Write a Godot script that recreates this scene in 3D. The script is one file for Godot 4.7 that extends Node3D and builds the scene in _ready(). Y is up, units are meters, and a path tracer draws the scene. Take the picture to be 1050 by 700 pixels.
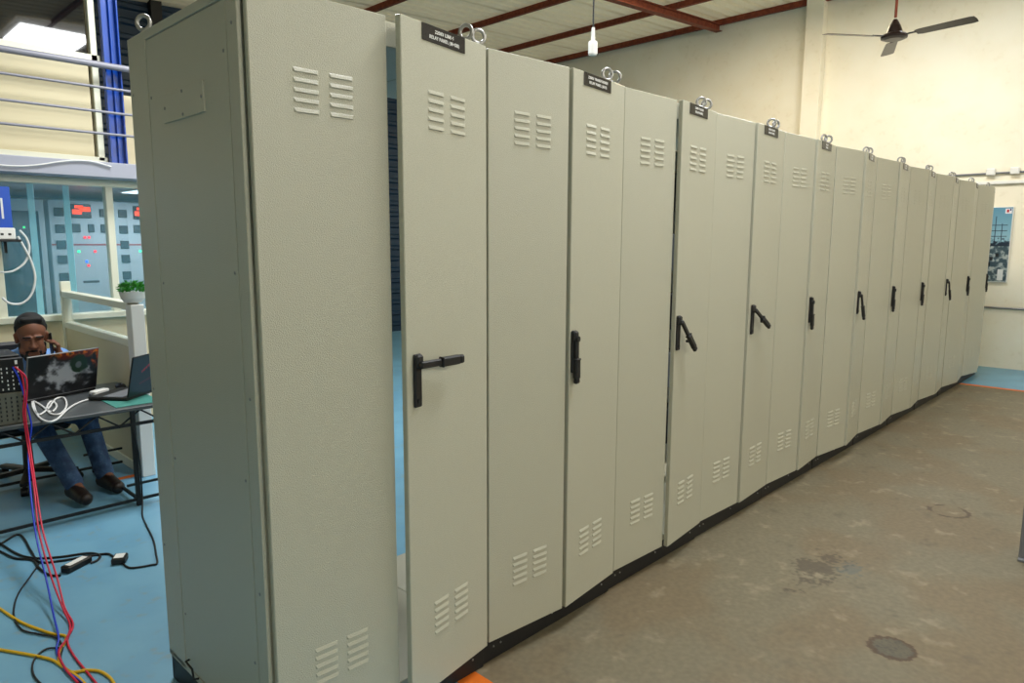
extends Node3D

# ---------------------------------------------------------------- mesh collector
class Sh:
	var v := PackedVector3Array()
	var n := PackedVector3Array()
	var uv := PackedVector2Array()
	var has_uv := false
	func tri(a: Vector3, b: Vector3, c: Vector3, na: Vector3, nb: Vector3, nc: Vector3) -> void:
		if (b - a).cross(c - a).dot(na + nb + nc) > 0.0:
			v.append_array([a, c, b]); n.append_array([na, nc, nb])
		else:
			v.append_array([a, b, c]); n.append_array([na, nb, nc])
	func flat(a: Vector3, b: Vector3, c: Vector3, out: Vector3) -> void:
		var m := (b - a).cross(c - a)
		if m.length_squared() < 1e-16: return
		m = m.normalized()
		if m.dot(out) < 0.0: m = -m
		tri(a, b, c, m, m, m)
	func quad(a: Vector3, b: Vector3, c: Vector3, d: Vector3, out: Vector3) -> void:
		flat(a, b, c, out); flat(a, c, d, out)
	# box with chamfered edges
	func box(c: Vector3, s: Vector3, bev := 0.0, bs := Basis()) -> void:
		var h := s * 0.5
		if bev <= 0.0:
			for ax in 3:
				for sg in [-1.0, 1.0]:
					var o := Vector3.ZERO; o[ax] = sg
					var p := Vector3.ZERO; p[(ax + 1) % 3] = 1
					var q := Vector3.ZERO; q[(ax + 2) % 3] = 1
					var f := o * h; var pp := p * h; var qq := q * h
					quad(c + bs * (f + pp + qq), c + bs * (f - pp + qq), c + bs * (f - pp - qq), c + bs * (f + pp - qq), bs * o)
			return
		var b := minf(bev, minf(h.x, minf(h.y, h.z)) * 0.98)
		for ax in 3:
			var i1 := (ax + 1) % 3
			var i2 := (ax + 2) % 3
			for sg in [-1.0, 1.0]:
				var pts := []
				for k in [[1, 1], [-1, 1], [-1, -1], [1, -1]]:
					var p := Vector3.ZERO
					p[ax] = sg * h[ax]; p[i1] = k[0] * (h[i1] - b); p[i2] = k[1] * (h[i2] - b)
					pts.append(c + bs * p)
				var o := Vector3.ZERO; o[ax] = sg
				quad(pts[0], pts[1], pts[2], pts[3], bs * o)
		for ax in 3:  # edges along ax
			var i1 := (ax + 1) % 3
			var i2 := (ax + 2) % 3
			for k in [[1, 1], [-1, 1], [-1, -1], [1, -1]]:
				var p := Vector3.ZERO; var q := Vector3.ZERO
				p[i1] = k[0] * h[i1]; p[i2] = k[1] * (h[i2] - b)
				q[i1] = k[0] * (h[i1] - b); q[i2] = k[1] * h[i2]
				var e := Vector3.ZERO; e[ax] = h[ax] - b
				var o := Vector3.ZERO; o[i1] = k[0]; o[i2] = k[1]
				quad(c + bs * (p + e), c + bs * (q + e), c + bs * (q - e), c + bs * (p - e), bs * o)
		for x in [-1.0, 1.0]:
			for y in [-1.0, 1.0]:
				for z in [-1.0, 1.0]:
					var o := Vector3(x, y, z)
					flat(c + bs * (o * (h - Vector3(0, b, b))), c + bs * (o * (h - Vector3(b, 0, b))), c + bs * (o * (h - Vector3(b, b, 0))), bs * o)
	func seg_box(a: Vector3, b: Vector3, w: float, t: float, bev := 0.0, up := Vector3.UP) -> void:
		var d := (b - a)
		var z := d.normalized()
		if absf(z.dot(up)) > 0.98: up = Vector3.RIGHT
		var x := up.cross(z).normalized()
		var y := z.cross(x)
		box((a + b) * 0.5, Vector3(w, t, d.length()), bev, Basis(x, y, z))
	func cyl(a: Vector3, b: Vector3, r1: float, r2: float, sg := 12, caps := true) -> void:
		var z := (b - a).normalized()
		var u := Vector3.UP if absf(z.y) < 0.9 else Vector3.RIGHT
		var x := u.cross(z).normalized()
		var y := z.cross(x)
		for i in sg:
			var t0 := TAU * i / sg
			var t1 := TAU * (i + 1) / sg
			var d0 := x * cos(t0) + y * sin(t0)
			var d1 := x * cos(t1) + y * sin(t1)
			if r1 > 0.0: tri(a + d0 * r1, b + d0 * r2, a + d1 * r1, d0, d0, d1)
			if r2 > 0.0: tri(b + d0 * r2, b + d1 * r2, a + d1 * r1, d0, d1, d1)
			if caps:
				if r1 > 0.0: flat(a, a + d0 * r1, a + d1 * r1, -z)
				if r2 > 0.0: flat(b, b + d0 * r2, b + d1 * r2, z)
	# profile: Array of [radius, height] turned about axis at c
	func lathe(c: Vector3, prof: Array, sg := 16, bs := Basis()) -> void:
		for j in prof.size() - 1:
			var p0: Array = prof[j]
			var p1: Array = prof[j + 1]
			var nn := Vector2(p1[1] - p0[1], p0[0] - p1[0]).normalized()
			for i in sg:
				var t0 := TAU * i / sg
				var t1 := TAU * (i + 1) / sg
				var a := Vector3(p0[0] * cos(t0), p0[1], p0[0] * sin(t0))
				var b := Vector3(p0[0] * cos(t1), p0[1], p0[0] * sin(t1))
				var d := Vector3(p1[0] * cos(t0), p1[1], p1[0] * sin(t0))
				var e := Vector3(p1[0] * cos(t1), p1[1], p1[0] * sin(t1))
				var n0 := bs * Vector3(nn.x * cos(t0), nn.y, nn.x * sin(t0))
				var n1 := bs * Vector3(nn.x * cos(t1), nn.y, nn.x * sin(t1))
				if p0[0] > 1e-6: tri(c + bs * a, c + bs * b, c + bs * d, n0, n1, n0)
				if p1[0] > 1e-6: tri(c + bs * b, c + bs * e, c + bs * d, n1, n1, n0)
	func tube(pts: PackedVector3Array, r: float, sg := 6, closed := false) -> void:
		var m := pts.size()
		var dirs := []
		for i in m:
			var a := pts[(i - 1 + m) % m] if closed or i > 0 else pts[i]
			var b := pts[(i + 1) % m] if closed or i < m - 1 else pts[i]
			dirs.append((b - a).normalized())
		var z: Vector3 = dirs[0]
		var x := (Vector3.UP if absf(z.y) < 0.9 else Vector3.RIGHT).cross(z).normalized()
		var rings := []
		for i in m:
			z = dirs[i]
			x = (x - z * x.dot(z)).normalized()
			var y := z.cross(x)
			var ring := []
			for k in sg:
				var t := TAU * k / sg
				ring.append(x * cos(t) + y * sin(t))
			rings.append(ring)
		for i in (m if closed else m - 1):
			var j := (i + 1) % m
			for k in sg:
				var l := (k + 1) % sg
				var a0: Vector3 = rings[i][k]; var a1: Vector3 = rings[i][l]
				var b0: Vector3 = rings[j][k]; var b1: Vector3 = rings[j][l]
				tri(pts[i] + a0 * r, pts[j] + b0 * r, pts[i] + a1 * r, a0, b0, a1)
				tri(pts[j] + b0 * r, pts[j] + b1 * r, pts[i] + a1 * r, b0, b1, a1)
	func ball(c: Vector3, r: Vector3, nu := 14, nv := 9) -> void:
		for j in nv:
			for i in nu:
				var q := []
				for k in [[0, 0], [1, 0], [1, 1], [0, 1]]:
					var t: float = TAU * (i + k[0]) / nu
					var f: float = PI * (j + k[1]) / nv - PI / 2
					q.append(Vector3(cos(f) * cos(t), sin(f), cos(f) * sin(t)))
				var nn := []
				for p in q: nn.append((p / r).normalized())
				if j > 0: tri(c + q[0] * r, c + q[1] * r, c + q[2] * r, nn[0], nn[1], nn[2])
				if j < nv - 1: tri(c + q[0] * r, c + q[2] * r, c + q[3] * r, nn[0], nn[2], nn[3])
				elif true: tri(c + q[0] * r, c + q[1] * r, c + q[2] * r, nn[0], nn[1], nn[2])
	# polygon in the local xy plane, pushed along z from z0 to z1
	func prism(poly: PackedVector2Array, z0: float, z1: float, o := Vector3.ZERO, bs := Basis()) -> void:
		var idx := Geometry2D.triangulate_polygon(poly)
		for i in range(0, idx.size(), 3):
			for zz in [z0, z1]:
				var p := []
				for k in 3: p.append(o + bs * Vector3(poly[idx[i + k]].x, poly[idx[i + k]].y, zz))
				flat(p[0], p[1], p[2], bs * Vector3(0, 0, signf(zz - (z0 + z1) * 0.5)))
		var cw := Geometry2D.is_polygon_clockwise(poly)
		for i in poly.size():
			var a := poly[i]
			var b := poly[(i + 1) % poly.size()]
			var e := b - a
			var out := Vector2(e.y, -e.x) * (-1.0 if cw else 1.0)
			quad(o + bs * Vector3(a.x, a.y, z0), o + bs * Vector3(b.x, b.y, z0), o + bs * Vector3(b.x, b.y, z1), o + bs * Vector3(a.x, a.y, z1), bs * Vector3(out.x, out.y, 0))
	func mesh() -> ArrayMesh:
		var arr := []
		arr.resize(Mesh.ARRAY_MAX)
		arr[Mesh.ARRAY_VERTEX] = v
		arr[Mesh.ARRAY_NORMAL] = n
		if has_uv: arr[Mesh.ARRAY_TEX_UV] = uv
		var m := ArrayMesh.new()
		m.add_surface_from_arrays(Mesh.PRIMITIVE_TRIANGLES, arr)
		return m

# ---------------------------------------------------------------- helpers
var used := {}
var M := {}
func numbered(called: String) -> String:
	var k: int = used.get(called, 0)
	used[called] = k + 1
	return called if k == 0 else "%s_%03d" % [called, k]
func put(m: Mesh, called: String, mt: Material, parent: Node, xf := Transform3D()) -> MeshInstance3D:
	var o := MeshInstance3D.new()
	o.mesh = m
	o.material_override = mt
	o.name = called
	o.transform = xf
	parent.add_child(o, true)
	return o
func part(called: String, s: Sh, mt: Material, parent: Node, xf := Transform3D()) -> MeshInstance3D:
	return put(s.mesh(), called, mt, parent, xf)
func thing(called: String, label: String, cat: String, at := Vector3.ZERO, turn := 0.0, group := "") -> Node3D:
	var o := Node3D.new()
	o.name = numbered(called)
	add_child(o, true)
	o.position = at
	o.rotation.y = turn
	meta(o, label, cat, group)
	return o
func single(called: String, s: Sh, mt: Material, label: String, cat: String, group := "", at := Vector3.ZERO) -> MeshInstance3D:
	var o := put(s.mesh(), numbered(called), mt, self, Transform3D(Basis(), at))
	meta(o, label, cat, group)
	return o
func meta(o: Node, label: String, cat: String, group := "") -> void:
	o.set_meta("label", label)
	o.set_meta("category", cat)
	if group: o.set_meta("group", group)
func setting(called: String, label: String) -> Node3D:
	var o := Node3D.new()
	o.name = called
	add_child(o, true)
	o.set_meta("kind", "structure")
	o.set_meta("label", label)
	o.set_meta("category", called.split("_")[0])
	return o
func bx(c: Vector3, s: Vector3, bev := 0.0, bs := Basis()) -> Sh:
	var q := Sh.new()
	q.box(c, s, bev, bs)
	return q
func smooth(pts: Array, per := 6) -> PackedVector3Array:
	var r := PackedVector3Array()
	for i in pts.size() - 1:
		var a: Vector3 = pts[maxi(i - 1, 0)]
		var b: Vector3 = pts[i]
		var c: Vector3 = pts[i + 1]
		var d: Vector3 = pts[mini(i + 2, pts.size() - 1)]
		for k in per: r.append(b.cubic_interpolate(c, a, d, float(k) / per))
	r.append(pts[-1])
	return r
func cable(called: String, pts: Array, r: float, mt: Material, label: String) -> MeshInstance3D:
	var base: Vector3 = pts[0]
	for p in pts: base.y = minf(base.y, p.y)
	var loc := []
	for p in pts: loc.append(p - base)
	var s := Sh.new()
	s.tube(smooth(loc), r, 6)
	return single(called, s, mt, label, "cable", "", base)
func mat(c: Color, rough := 0.6, metal := 0.0, spec := 0.5) -> StandardMaterial3D:
	var m := StandardMaterial3D.new()
	m.albedo_color = c
	m.roughness = rough
	m.metallic = metal
	m.metallic_specular = spec
	return m
func glow(c: Color, e: float) -> StandardMaterial3D:
	var m := mat(c, 0.6)
	m.emission_enabled = true
	m.emission = c
	m.emission_energy_multiplier = e
	return m
func noise(sd: int, freq: float, oct := 4) -> FastNoiseLite:
	var f := FastNoiseLite.new()
	f.seed = sd
	f.frequency = freq
	f.noise_type = FastNoiseLite.TYPE_SIMPLEX_SMOOTH
	f.fractal_octaves = oct
	return f
func bump(m: StandardMaterial3D, freq: float, oct: int, strength: float, scale: float, sd := 3) -> void:
	var im := noise(sd, freq, oct).get_seamless_image(512, 512)
	im.convert(Image.FORMAT_L8)
	im.bump_map_to_normal_map(strength)
	m.normal_enabled = true
	m.normal_texture = ImageTexture.create_from_image(im)
	m.normal_scale = 1.0
	m.uv1_triplanar = true
	m.uv1_world_triplanar = true
	m.uv1_scale = Vector3.ONE * scale
# tone and patch texture, tiled over the world
func tint(m: StandardMaterial3D, a: Color, b: Color, c: Color, freq: float, scale: float, sd: int) -> void:
	var n1 := noise(sd, freq, 5).get_seamless_image(384, 384)
	var n2 := noise(sd + 1, freq * 6.0, 3).get_seamless_image(384, 384)
	var im := Image.create(384, 384, false, Image.FORMAT_RGB8)
	for y in 384:
		for x in 384:
			var p := n1.get_pixel(x, y).r
			var q := n2.get_pixel(x, y).r
			var col := a.lerp(b, smoothstep(0.25, 0.75, p))
			col = col.lerp(c, smoothstep(0.62, 0.85, q) * smoothstep(0.45, 0.7, p))
			im.set_pixel(x, y, col)
	m.albedo_color = Color.WHITE
	m.albedo_texture = ImageTexture.create_from_image(im)
	m.uv1_triplanar = true
	m.uv1_world_triplanar = true
	m.uv1_scale = Vector3.ONE * scale
func lamp_area(called: String, at: Vector3, rot: Vector3, size: Vector2, e: float, c: Color) -> void:
	var l := AreaLight3D.new()
	l.name = called
	l.area_size = size
	l.light_energy = e
	l.light_color = c
	l.shadow_enabled = true
	l.area_range = 40.0
	l.position = at
	l.rotation_degrees = rot
	add_child(l, true)
func words(parent: Node, txt: String, h: float, mt: Material, xf: Transform3D, called := "lettering") -> void:
	var t := TextMesh.new()
	var f := SystemFont.new()
	f.font_names = PackedStringArray(["Droid Sans"])
	f.font_weight = 700
	t.font = f
	t.text = txt
	t.font_size = 32
	t.pixel_size = h / 32.0
	t.depth = 0.0006
	t.curve_step = 4.0
	put(t, called, mt, parent, xf)

# ---------------------------------------------------------------- soft bodies
# bones: [a, b, ra, rb] or [centre, radii] ; one grid, smooth union, surface nets
func flesh(bones: Array, cell: float, k: float) -> ArrayMesh:
	var lo := Vector3.ONE * 1e9
	var hi := -lo
	for b in bones:
		if b.size() == 4:
			var r: float = maxf(b[2], b[3])
			lo = lo.min(b[0] - Vector3.ONE * r).min(b[1] - Vector3.ONE * r)
			hi = hi.max(b[0] + Vector3.ONE * r).max(b[1] + Vector3.ONE * r)
		else:
			lo = lo.min(b[0] - b[1]); hi = hi.max(b[0] + b[1])
	lo -= Vector3.ONE * cell * 3; hi += Vector3.ONE * cell * 3
	var nx := int((hi.x - lo.x) / cell) + 2
	var ny := int((hi.y - lo.y) / cell) + 2
	var nz := int((hi.z - lo.z) / cell) + 2
	var F := PackedFloat32Array()
	F.resize(nx * ny * nz)
	F.fill(1.0)
	for b in bones:
		var bl: Vector3; var bh: Vector3
		var mg := k + cell * 2.5
		if b.size() == 4:
			var r: float = maxf(b[2], b[3]) + mg
			bl = (b[0] as Vector3).min(b[1]) - Vector3.ONE * r
			bh = (b[0] as Vector3).max(b[1]) + Vector3.ONE * r
		else:
			bl = b[0] - b[1] - Vector3.ONE * mg
			bh = b[0] + b[1] + Vector3.ONE * mg
		var i0 := ((bl - lo) / cell).floor()
		var i1 := ((bh - lo) / cell).ceil()
		var caps: bool = b.size() == 4
		var A: Vector3 = b[0]
		var AB: Vector3 = (b[1] - b[0]) if caps else Vector3.ONE
		var L2 := maxf(AB.length_squared(), 1e-9)
		var R: Vector3 = Vector3.ONE if caps else b[1]
		var rm := minf(R.x, minf(R.y, R.z))
		for z in range(maxi(0, int(i0.z)), mini(nz, int(i1.z) + 1)):
			for y in range(maxi(0, int(i0.y)), mini(ny, int(i1.y) + 1)):
				var row := (z * ny + y) * nx
				for x in range(maxi(0, int(i0.x)), mini(nx, int(i1.x) + 1)):
					var p := lo + Vector3(x, y, z) * cell
					var d := 0.0
					if caps:
						var h := clampf((p - A).dot(AB) / L2, 0.0, 1.0)
						d = (p - A - AB * h).length() - lerpf(b[2], b[3], h)
					else:
						d = (((p - A) / R).length() - 1.0) * rm
					var f := F[row + x]
					var hh := clampf(0.5 + 0.5 * (f - d) / k, 0.0, 1.0)
					F[row + x] = lerpf(f, d, hh) - k * hh * (1.0 - hh)
	var vid := {}
	var vs := PackedVector3Array()
	var ns := PackedVector3Array()
	var st := [1, nx, nx * ny]
	for z in range(1, nz - 2):
		for y in range(1, ny - 2):
			for x in range(1, nx - 2):
				var o := (z * ny + y) * nx + x
				var s0 := F[o] < 0.0
				var mixed := false
				for c in range(1, 8):
					if (F[o + (c & 1) + ((c >> 1) & 1) * nx + (c >> 2) * nx * ny] < 0.0) != s0:
						mixed = true
						break
				if not mixed: continue
				var sum := Vector3.ZERO
				var cnt := 0
				for c in 8:
					var ca := Vector3(c & 1, (c >> 1) & 1, c >> 2)
					var fa := F[o + (c & 1) + ((c >> 1) & 1) * nx + (c >> 2) * nx * ny]
					for ax in 3:
						if (c >> ax) & 1: continue
						var e := c | (1 << ax)
						var fb := F[o + (e & 1) + ((e >> 1) & 1) * nx + (e >> 2) * nx * ny]
						if (fa < 0.0) != (fb < 0.0):
							var q := ca
							q[ax] += fa / (fa - fb)
							sum += q
							cnt += 1
				vid[o] = vs.size()
				vs.append(lo + (Vector3(x, y, z) + sum / cnt) * cell)
				ns.append(Vector3(F[o + 1] - F[o - 1], F[o + nx] - F[o - nx], F[o + nx * ny] - F[o - nx * ny]).normalized())
	var s := Sh.new()
	for o in vid:
		for ax in 3:
			var fa := F[o]
			var fb := F[o + st[ax]]
			if (fa < 0.0) == (fb < 0.0): continue
			var u: int = st[(ax + 1) % 3]
			var w: int = st[(ax + 2) % 3]
			if not (vid.has(o - u) and vid.has(o - w) and vid.has(o - u - w)): continue
			var a: int = vid[o]; var b: int = vid[o - u]; var c: int = vid[o - u - w]; var d: int = vid[o - w]
			s.tri(vs[a], vs[b], vs[c], ns[a], ns[b], ns[c])
			s.tri(vs[a], vs[c], vs[d], ns[a], ns[c], ns[d])
	return s.mesh()

# ================================================================ scene
const T0 := 0.8773
const W0 := 0.8497
const ROOF_S := -0.06
func roof_y(z: float) -> float:
	return 5.28 + ROOF_S * (z + 11.15)

func _ready() -> void:
	# --- camera
	var cam := Camera3D.new()
	cam.name = "camera"
	add_child(cam)
	cam.position = Vector3(1.8417, 1.6358, 0)
	cam.rotation_degrees = Vector3(-8.0183, 43.9409, 0.1771)
	cam.fov = 51.93
	cam.current = true
	# --- environment
	var we := WorldEnvironment.new()
	we.name = "surroundings"
	var env := Environment.new()
	env.background_mode = Environment.BG_SKY
	var sky := Sky.new()
	var overcast := ProceduralSkyMaterial.new()
	overcast.sky_top_color = Color(0.80, 0.84, 0.88)
	overcast.sky_horizon_color = Color(0.88, 0.89, 0.90)
	overcast.ground_bottom_color = Color(0.35, 0.32, 0.28)
	overcast.ground_horizon_color = Color(0.60, 0.58, 0.55)
	sky.sky_material = overcast
	env.sky = sky
	env.background_energy_multiplier = 2.0
	env.tonemap_mode = Environment.TONE_MAPPER_LINEAR
	env.tonemap_exposure = 0.94
	env.sdfgi_enabled = true
	env.ssao_enabled = true
	env.ssil_enabled = true
	we.environment = env
	add_child(we)
	# --- daylight through the frosted windows of the right wall and the roof lights; nearest window is an added fill
	var day := Color(1.0, 0.985, 0.95)
	for i in 4: lamp_area("window_daylight", Vector3(6.4, 3.8, 0.7 - 3.2 * i), Vector3(0, 90, 0), Vector2(2.6, 1.35), WINDOW_E[i], day)
	for p in ROOF_LIGHTS: lamp_area("roof_light_daylight", Vector3(p.x, roof_y(p.y) - 0.12, p.y), Vector3(-90, 0, 0), Vector2(1.15, 0.95), p.z, Color(1.0, 0.90, 0.75) if p.x < -2.0 and p.y < -8.0 else Color(0.97, 0.985, 1.0))
	materials()
	shell()
	relay_row()
	left_side()
	work_table()
	floor_cables()
	overhead()
	person()

const WINDOW_E := [7.5, 6.5, 6.0, 6.5]  # first value feeds the added window that lifts the near side panel
const ROOF_LIGHTS := [Vector3(0.9, -3.15, 15.0), Vector3(-0.3, -8.6, 14.0), Vector3(-2.7, -8.4, 14.0), Vector3(-3.1, -2.6, 18.0)]

func materials() -> void:
	M.paint = mat(Color(0.672, 0.667, 0.598), 0.31)
	bump(M.paint, 0.17, 2, 1.3, 2.6, 3)
	M.black = mat(Color(0.045, 0.045, 0.045), 0.5)
	M.plinth = mat(Color(0.055, 0.055, 0.06), 0.55)
	M.zinc = mat(Color(0.60, 0.60, 0.59), 0.35, 0.85)
	M.steel = mat(Color(0.55, 0.55, 0.55), 0.4, 0.7)
	M.plate = mat(Color(0.06, 0.055, 0.05), 0.25)
	M.letter = mat(Color(0.85, 0.85, 0.83), 0.5)
	M.wall = mat(Color(1, 1, 1), 0.8)
	tint(M.wall, Color(0.92, 0.90, 0.825), Color(0.91, 0.885, 0.80), Color(0.89, 0.86, 0.77), 0.012, 0.28, 11)
	M.roof = mat(Color(0.86, 0.84, 0.77), 0.6)
	M.roof.backlight_enabled = true  # translucency added to the metal sheets so sky light brightens their underside
	M.roof.backlight = Color(0.87, 0.83, 0.74)
	M.oxide = mat(Color(1, 1, 1), 0.75)
	tint(M.oxide, Color(0.53, 0.26, 0.16), Color(0.46, 0.21, 0.13), Color(0.33, 0.18, 0.12), 0.03, 0.9, 21)
	M.blue_floor = mat(Color(1, 1, 1), 0.42)
	tint(M.blue_floor, Color(0.43, 0.63, 0.73), Color(0.40, 0.60, 0.71), Color(0.46, 0.58, 0.63), 0.015, 0.35, 31)
	M.orange = mat(Color(0.85, 0.42, 0.06), 0.6)
	M.blue_steel = mat(Color(0.02, 0.25, 0.60), 0.22)
	M.blue_sheet = mat(Color(0.05, 0.17, 0.26), 0.45)
	M.cream = mat(Color(0.80, 0.755, 0.62), 0.6)
	M.frame = mat(Color(0.86, 0.86, 0.78), 0.4)
	M.ledge = mat(Color(0.62, 0.63, 0.68), 0.5)
	M.rail = mat(Color(0.50, 0.50, 0.54), 0.45)
	M.dark_glass = mat(Color(0.015, 0.03, 0.045), 0.03, 0.0, 1.0)
	M.glass = mat(Color(0.50, 0.80, 0.90, 0.11), 0.02)
	M.glass.transparency = BaseMaterial3D.TRANSPARENCY_ALPHA
	M.white = mat(Color(0.88, 0.88, 0.86), 0.45)
	M.grey = mat(Color(0.45, 0.46, 0.48), 0.5)
	M.daylit = glow(Color(1.0, 0.985, 0.93), 1.0)
	M.cable_black = mat(Color(0.02, 0.02, 0.025), 0.5)
	M.cable_white = mat(Color(0.85, 0.85, 0.84), 0.45)
	M.cable_pink = mat(Color(0.75, 0.08, 0.22), 0.45)
	M.cable_blue = mat(Color(0.06, 0.20, 0.72), 0.45)
	M.cable_yellow = mat(Color(0.82, 0.66, 0.08), 0.45)
	M.concrete = mat(Color(1, 1, 1), 0.62)
	M.concrete.albedo_texture = concrete_picture()

# floor bay x -0.4..6.4, z -1.7..-9.55 ; the picture covers x -0.4..2.8 there
const BAY := [-0.4, 2.8, -9.55, -1.70]
func concrete_picture() -> ImageTexture:
	var w := 640
	var h := 1570
	var a := noise(5, 0.006, 5).get_image(w, h)
	var b := noise(6, 0.03, 4).get_image(w, h)
	var c := noise(7, 0.14, 3).get_image(w, h)
	var e := noise(8, 0.011, 4).get_image(w, h)
	var rust := Color(0.435, 0.385, 0.295)
	var grey := Color(0.44, 0.41, 0.33)
	var pale := Color(0.56, 0.52, 0.43)
	var dark := Color(0.30, 0.27, 0.22)
	var im := Image.create(w, h, false, Image.FORMAT_RGB8)
	for y in h:
		var z: float = lerpf(BAY[2], BAY[3], (y + 0.5) / h)
		for x in w:
			var px: float = lerpf(BAY[0], BAY[1], (x + 0.5) / w)
			var av := a.get_pixel(x, y).r
			var bv := b.get_pixel(x, y).r
			var cv := c.get_pixel(x, y).r
			var ev := e.get_pixel(x, y).r
			var col := rust.lerp(grey, smoothstep(0.3, 0.7, av))
			col = col.lerp(pale, smoothstep(0.60, 0.86, bv) * 0.55 * smoothstep(0.35, 0.6, ev))
			col = col.lerp(dark, smoothstep(0.62, 0.90, 1.0 - bv) * 0.35 * smoothstep(0.4, 0.7, 1.0 - ev))
			col = col * (0.92 + 0.16 * cv)
			# oil blotch, and round stains left by pots
			var d := Vector2((px - 0.62) / 0.11, (z + 3.52) / 0.26).length() + (bv - 0.5) * 1.6 + (cv - 0.5) * 1.2
			col = col.lerp(Color(0.24, 0.20, 0.16), smoothstep(1.0, 0.45, d) * 0.5)
			d = Vector2((px - 0.75) / 0.07, (z + 3.62) / 0.10).length() + (cv - 0.5) * 1.4
			col = col.lerp(Color(0.30, 0.36, 0.40), smoothstep(1.0, 0.4, d) * 0.35)
			d = Vector2(px - 1.115, z + 3.0).length() / 0.088 + (cv - 0.5) * 0.12
			col = col.lerp(Color(0.24, 0.235, 0.20), smoothstep(1.0, 0.92, d) * (0.25 + 1.1 * absf(cv - 0.5) + 0.35 * bv))
			col = col.lerp(Color(0.27, 0.19, 0.12), smoothstep(0.16, 0.03, absf(d - 0.93 + (cv - 0.5) * 0.2)) * 0.75)
			d = Vector2(px - 0.911, z + 4.864).length() / 0.11 + (cv - 0.5) * 0.16
			col = col.lerp(Color(0.27, 0.21, 0.15), smoothstep(0.16, 0.05, absf(d - 0.95)) * 0.8 * smoothstep(0.35, 0.6, bv))
			im.set_pixel(x, y, col)
	return ImageTexture.create_from_image(im)

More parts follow.
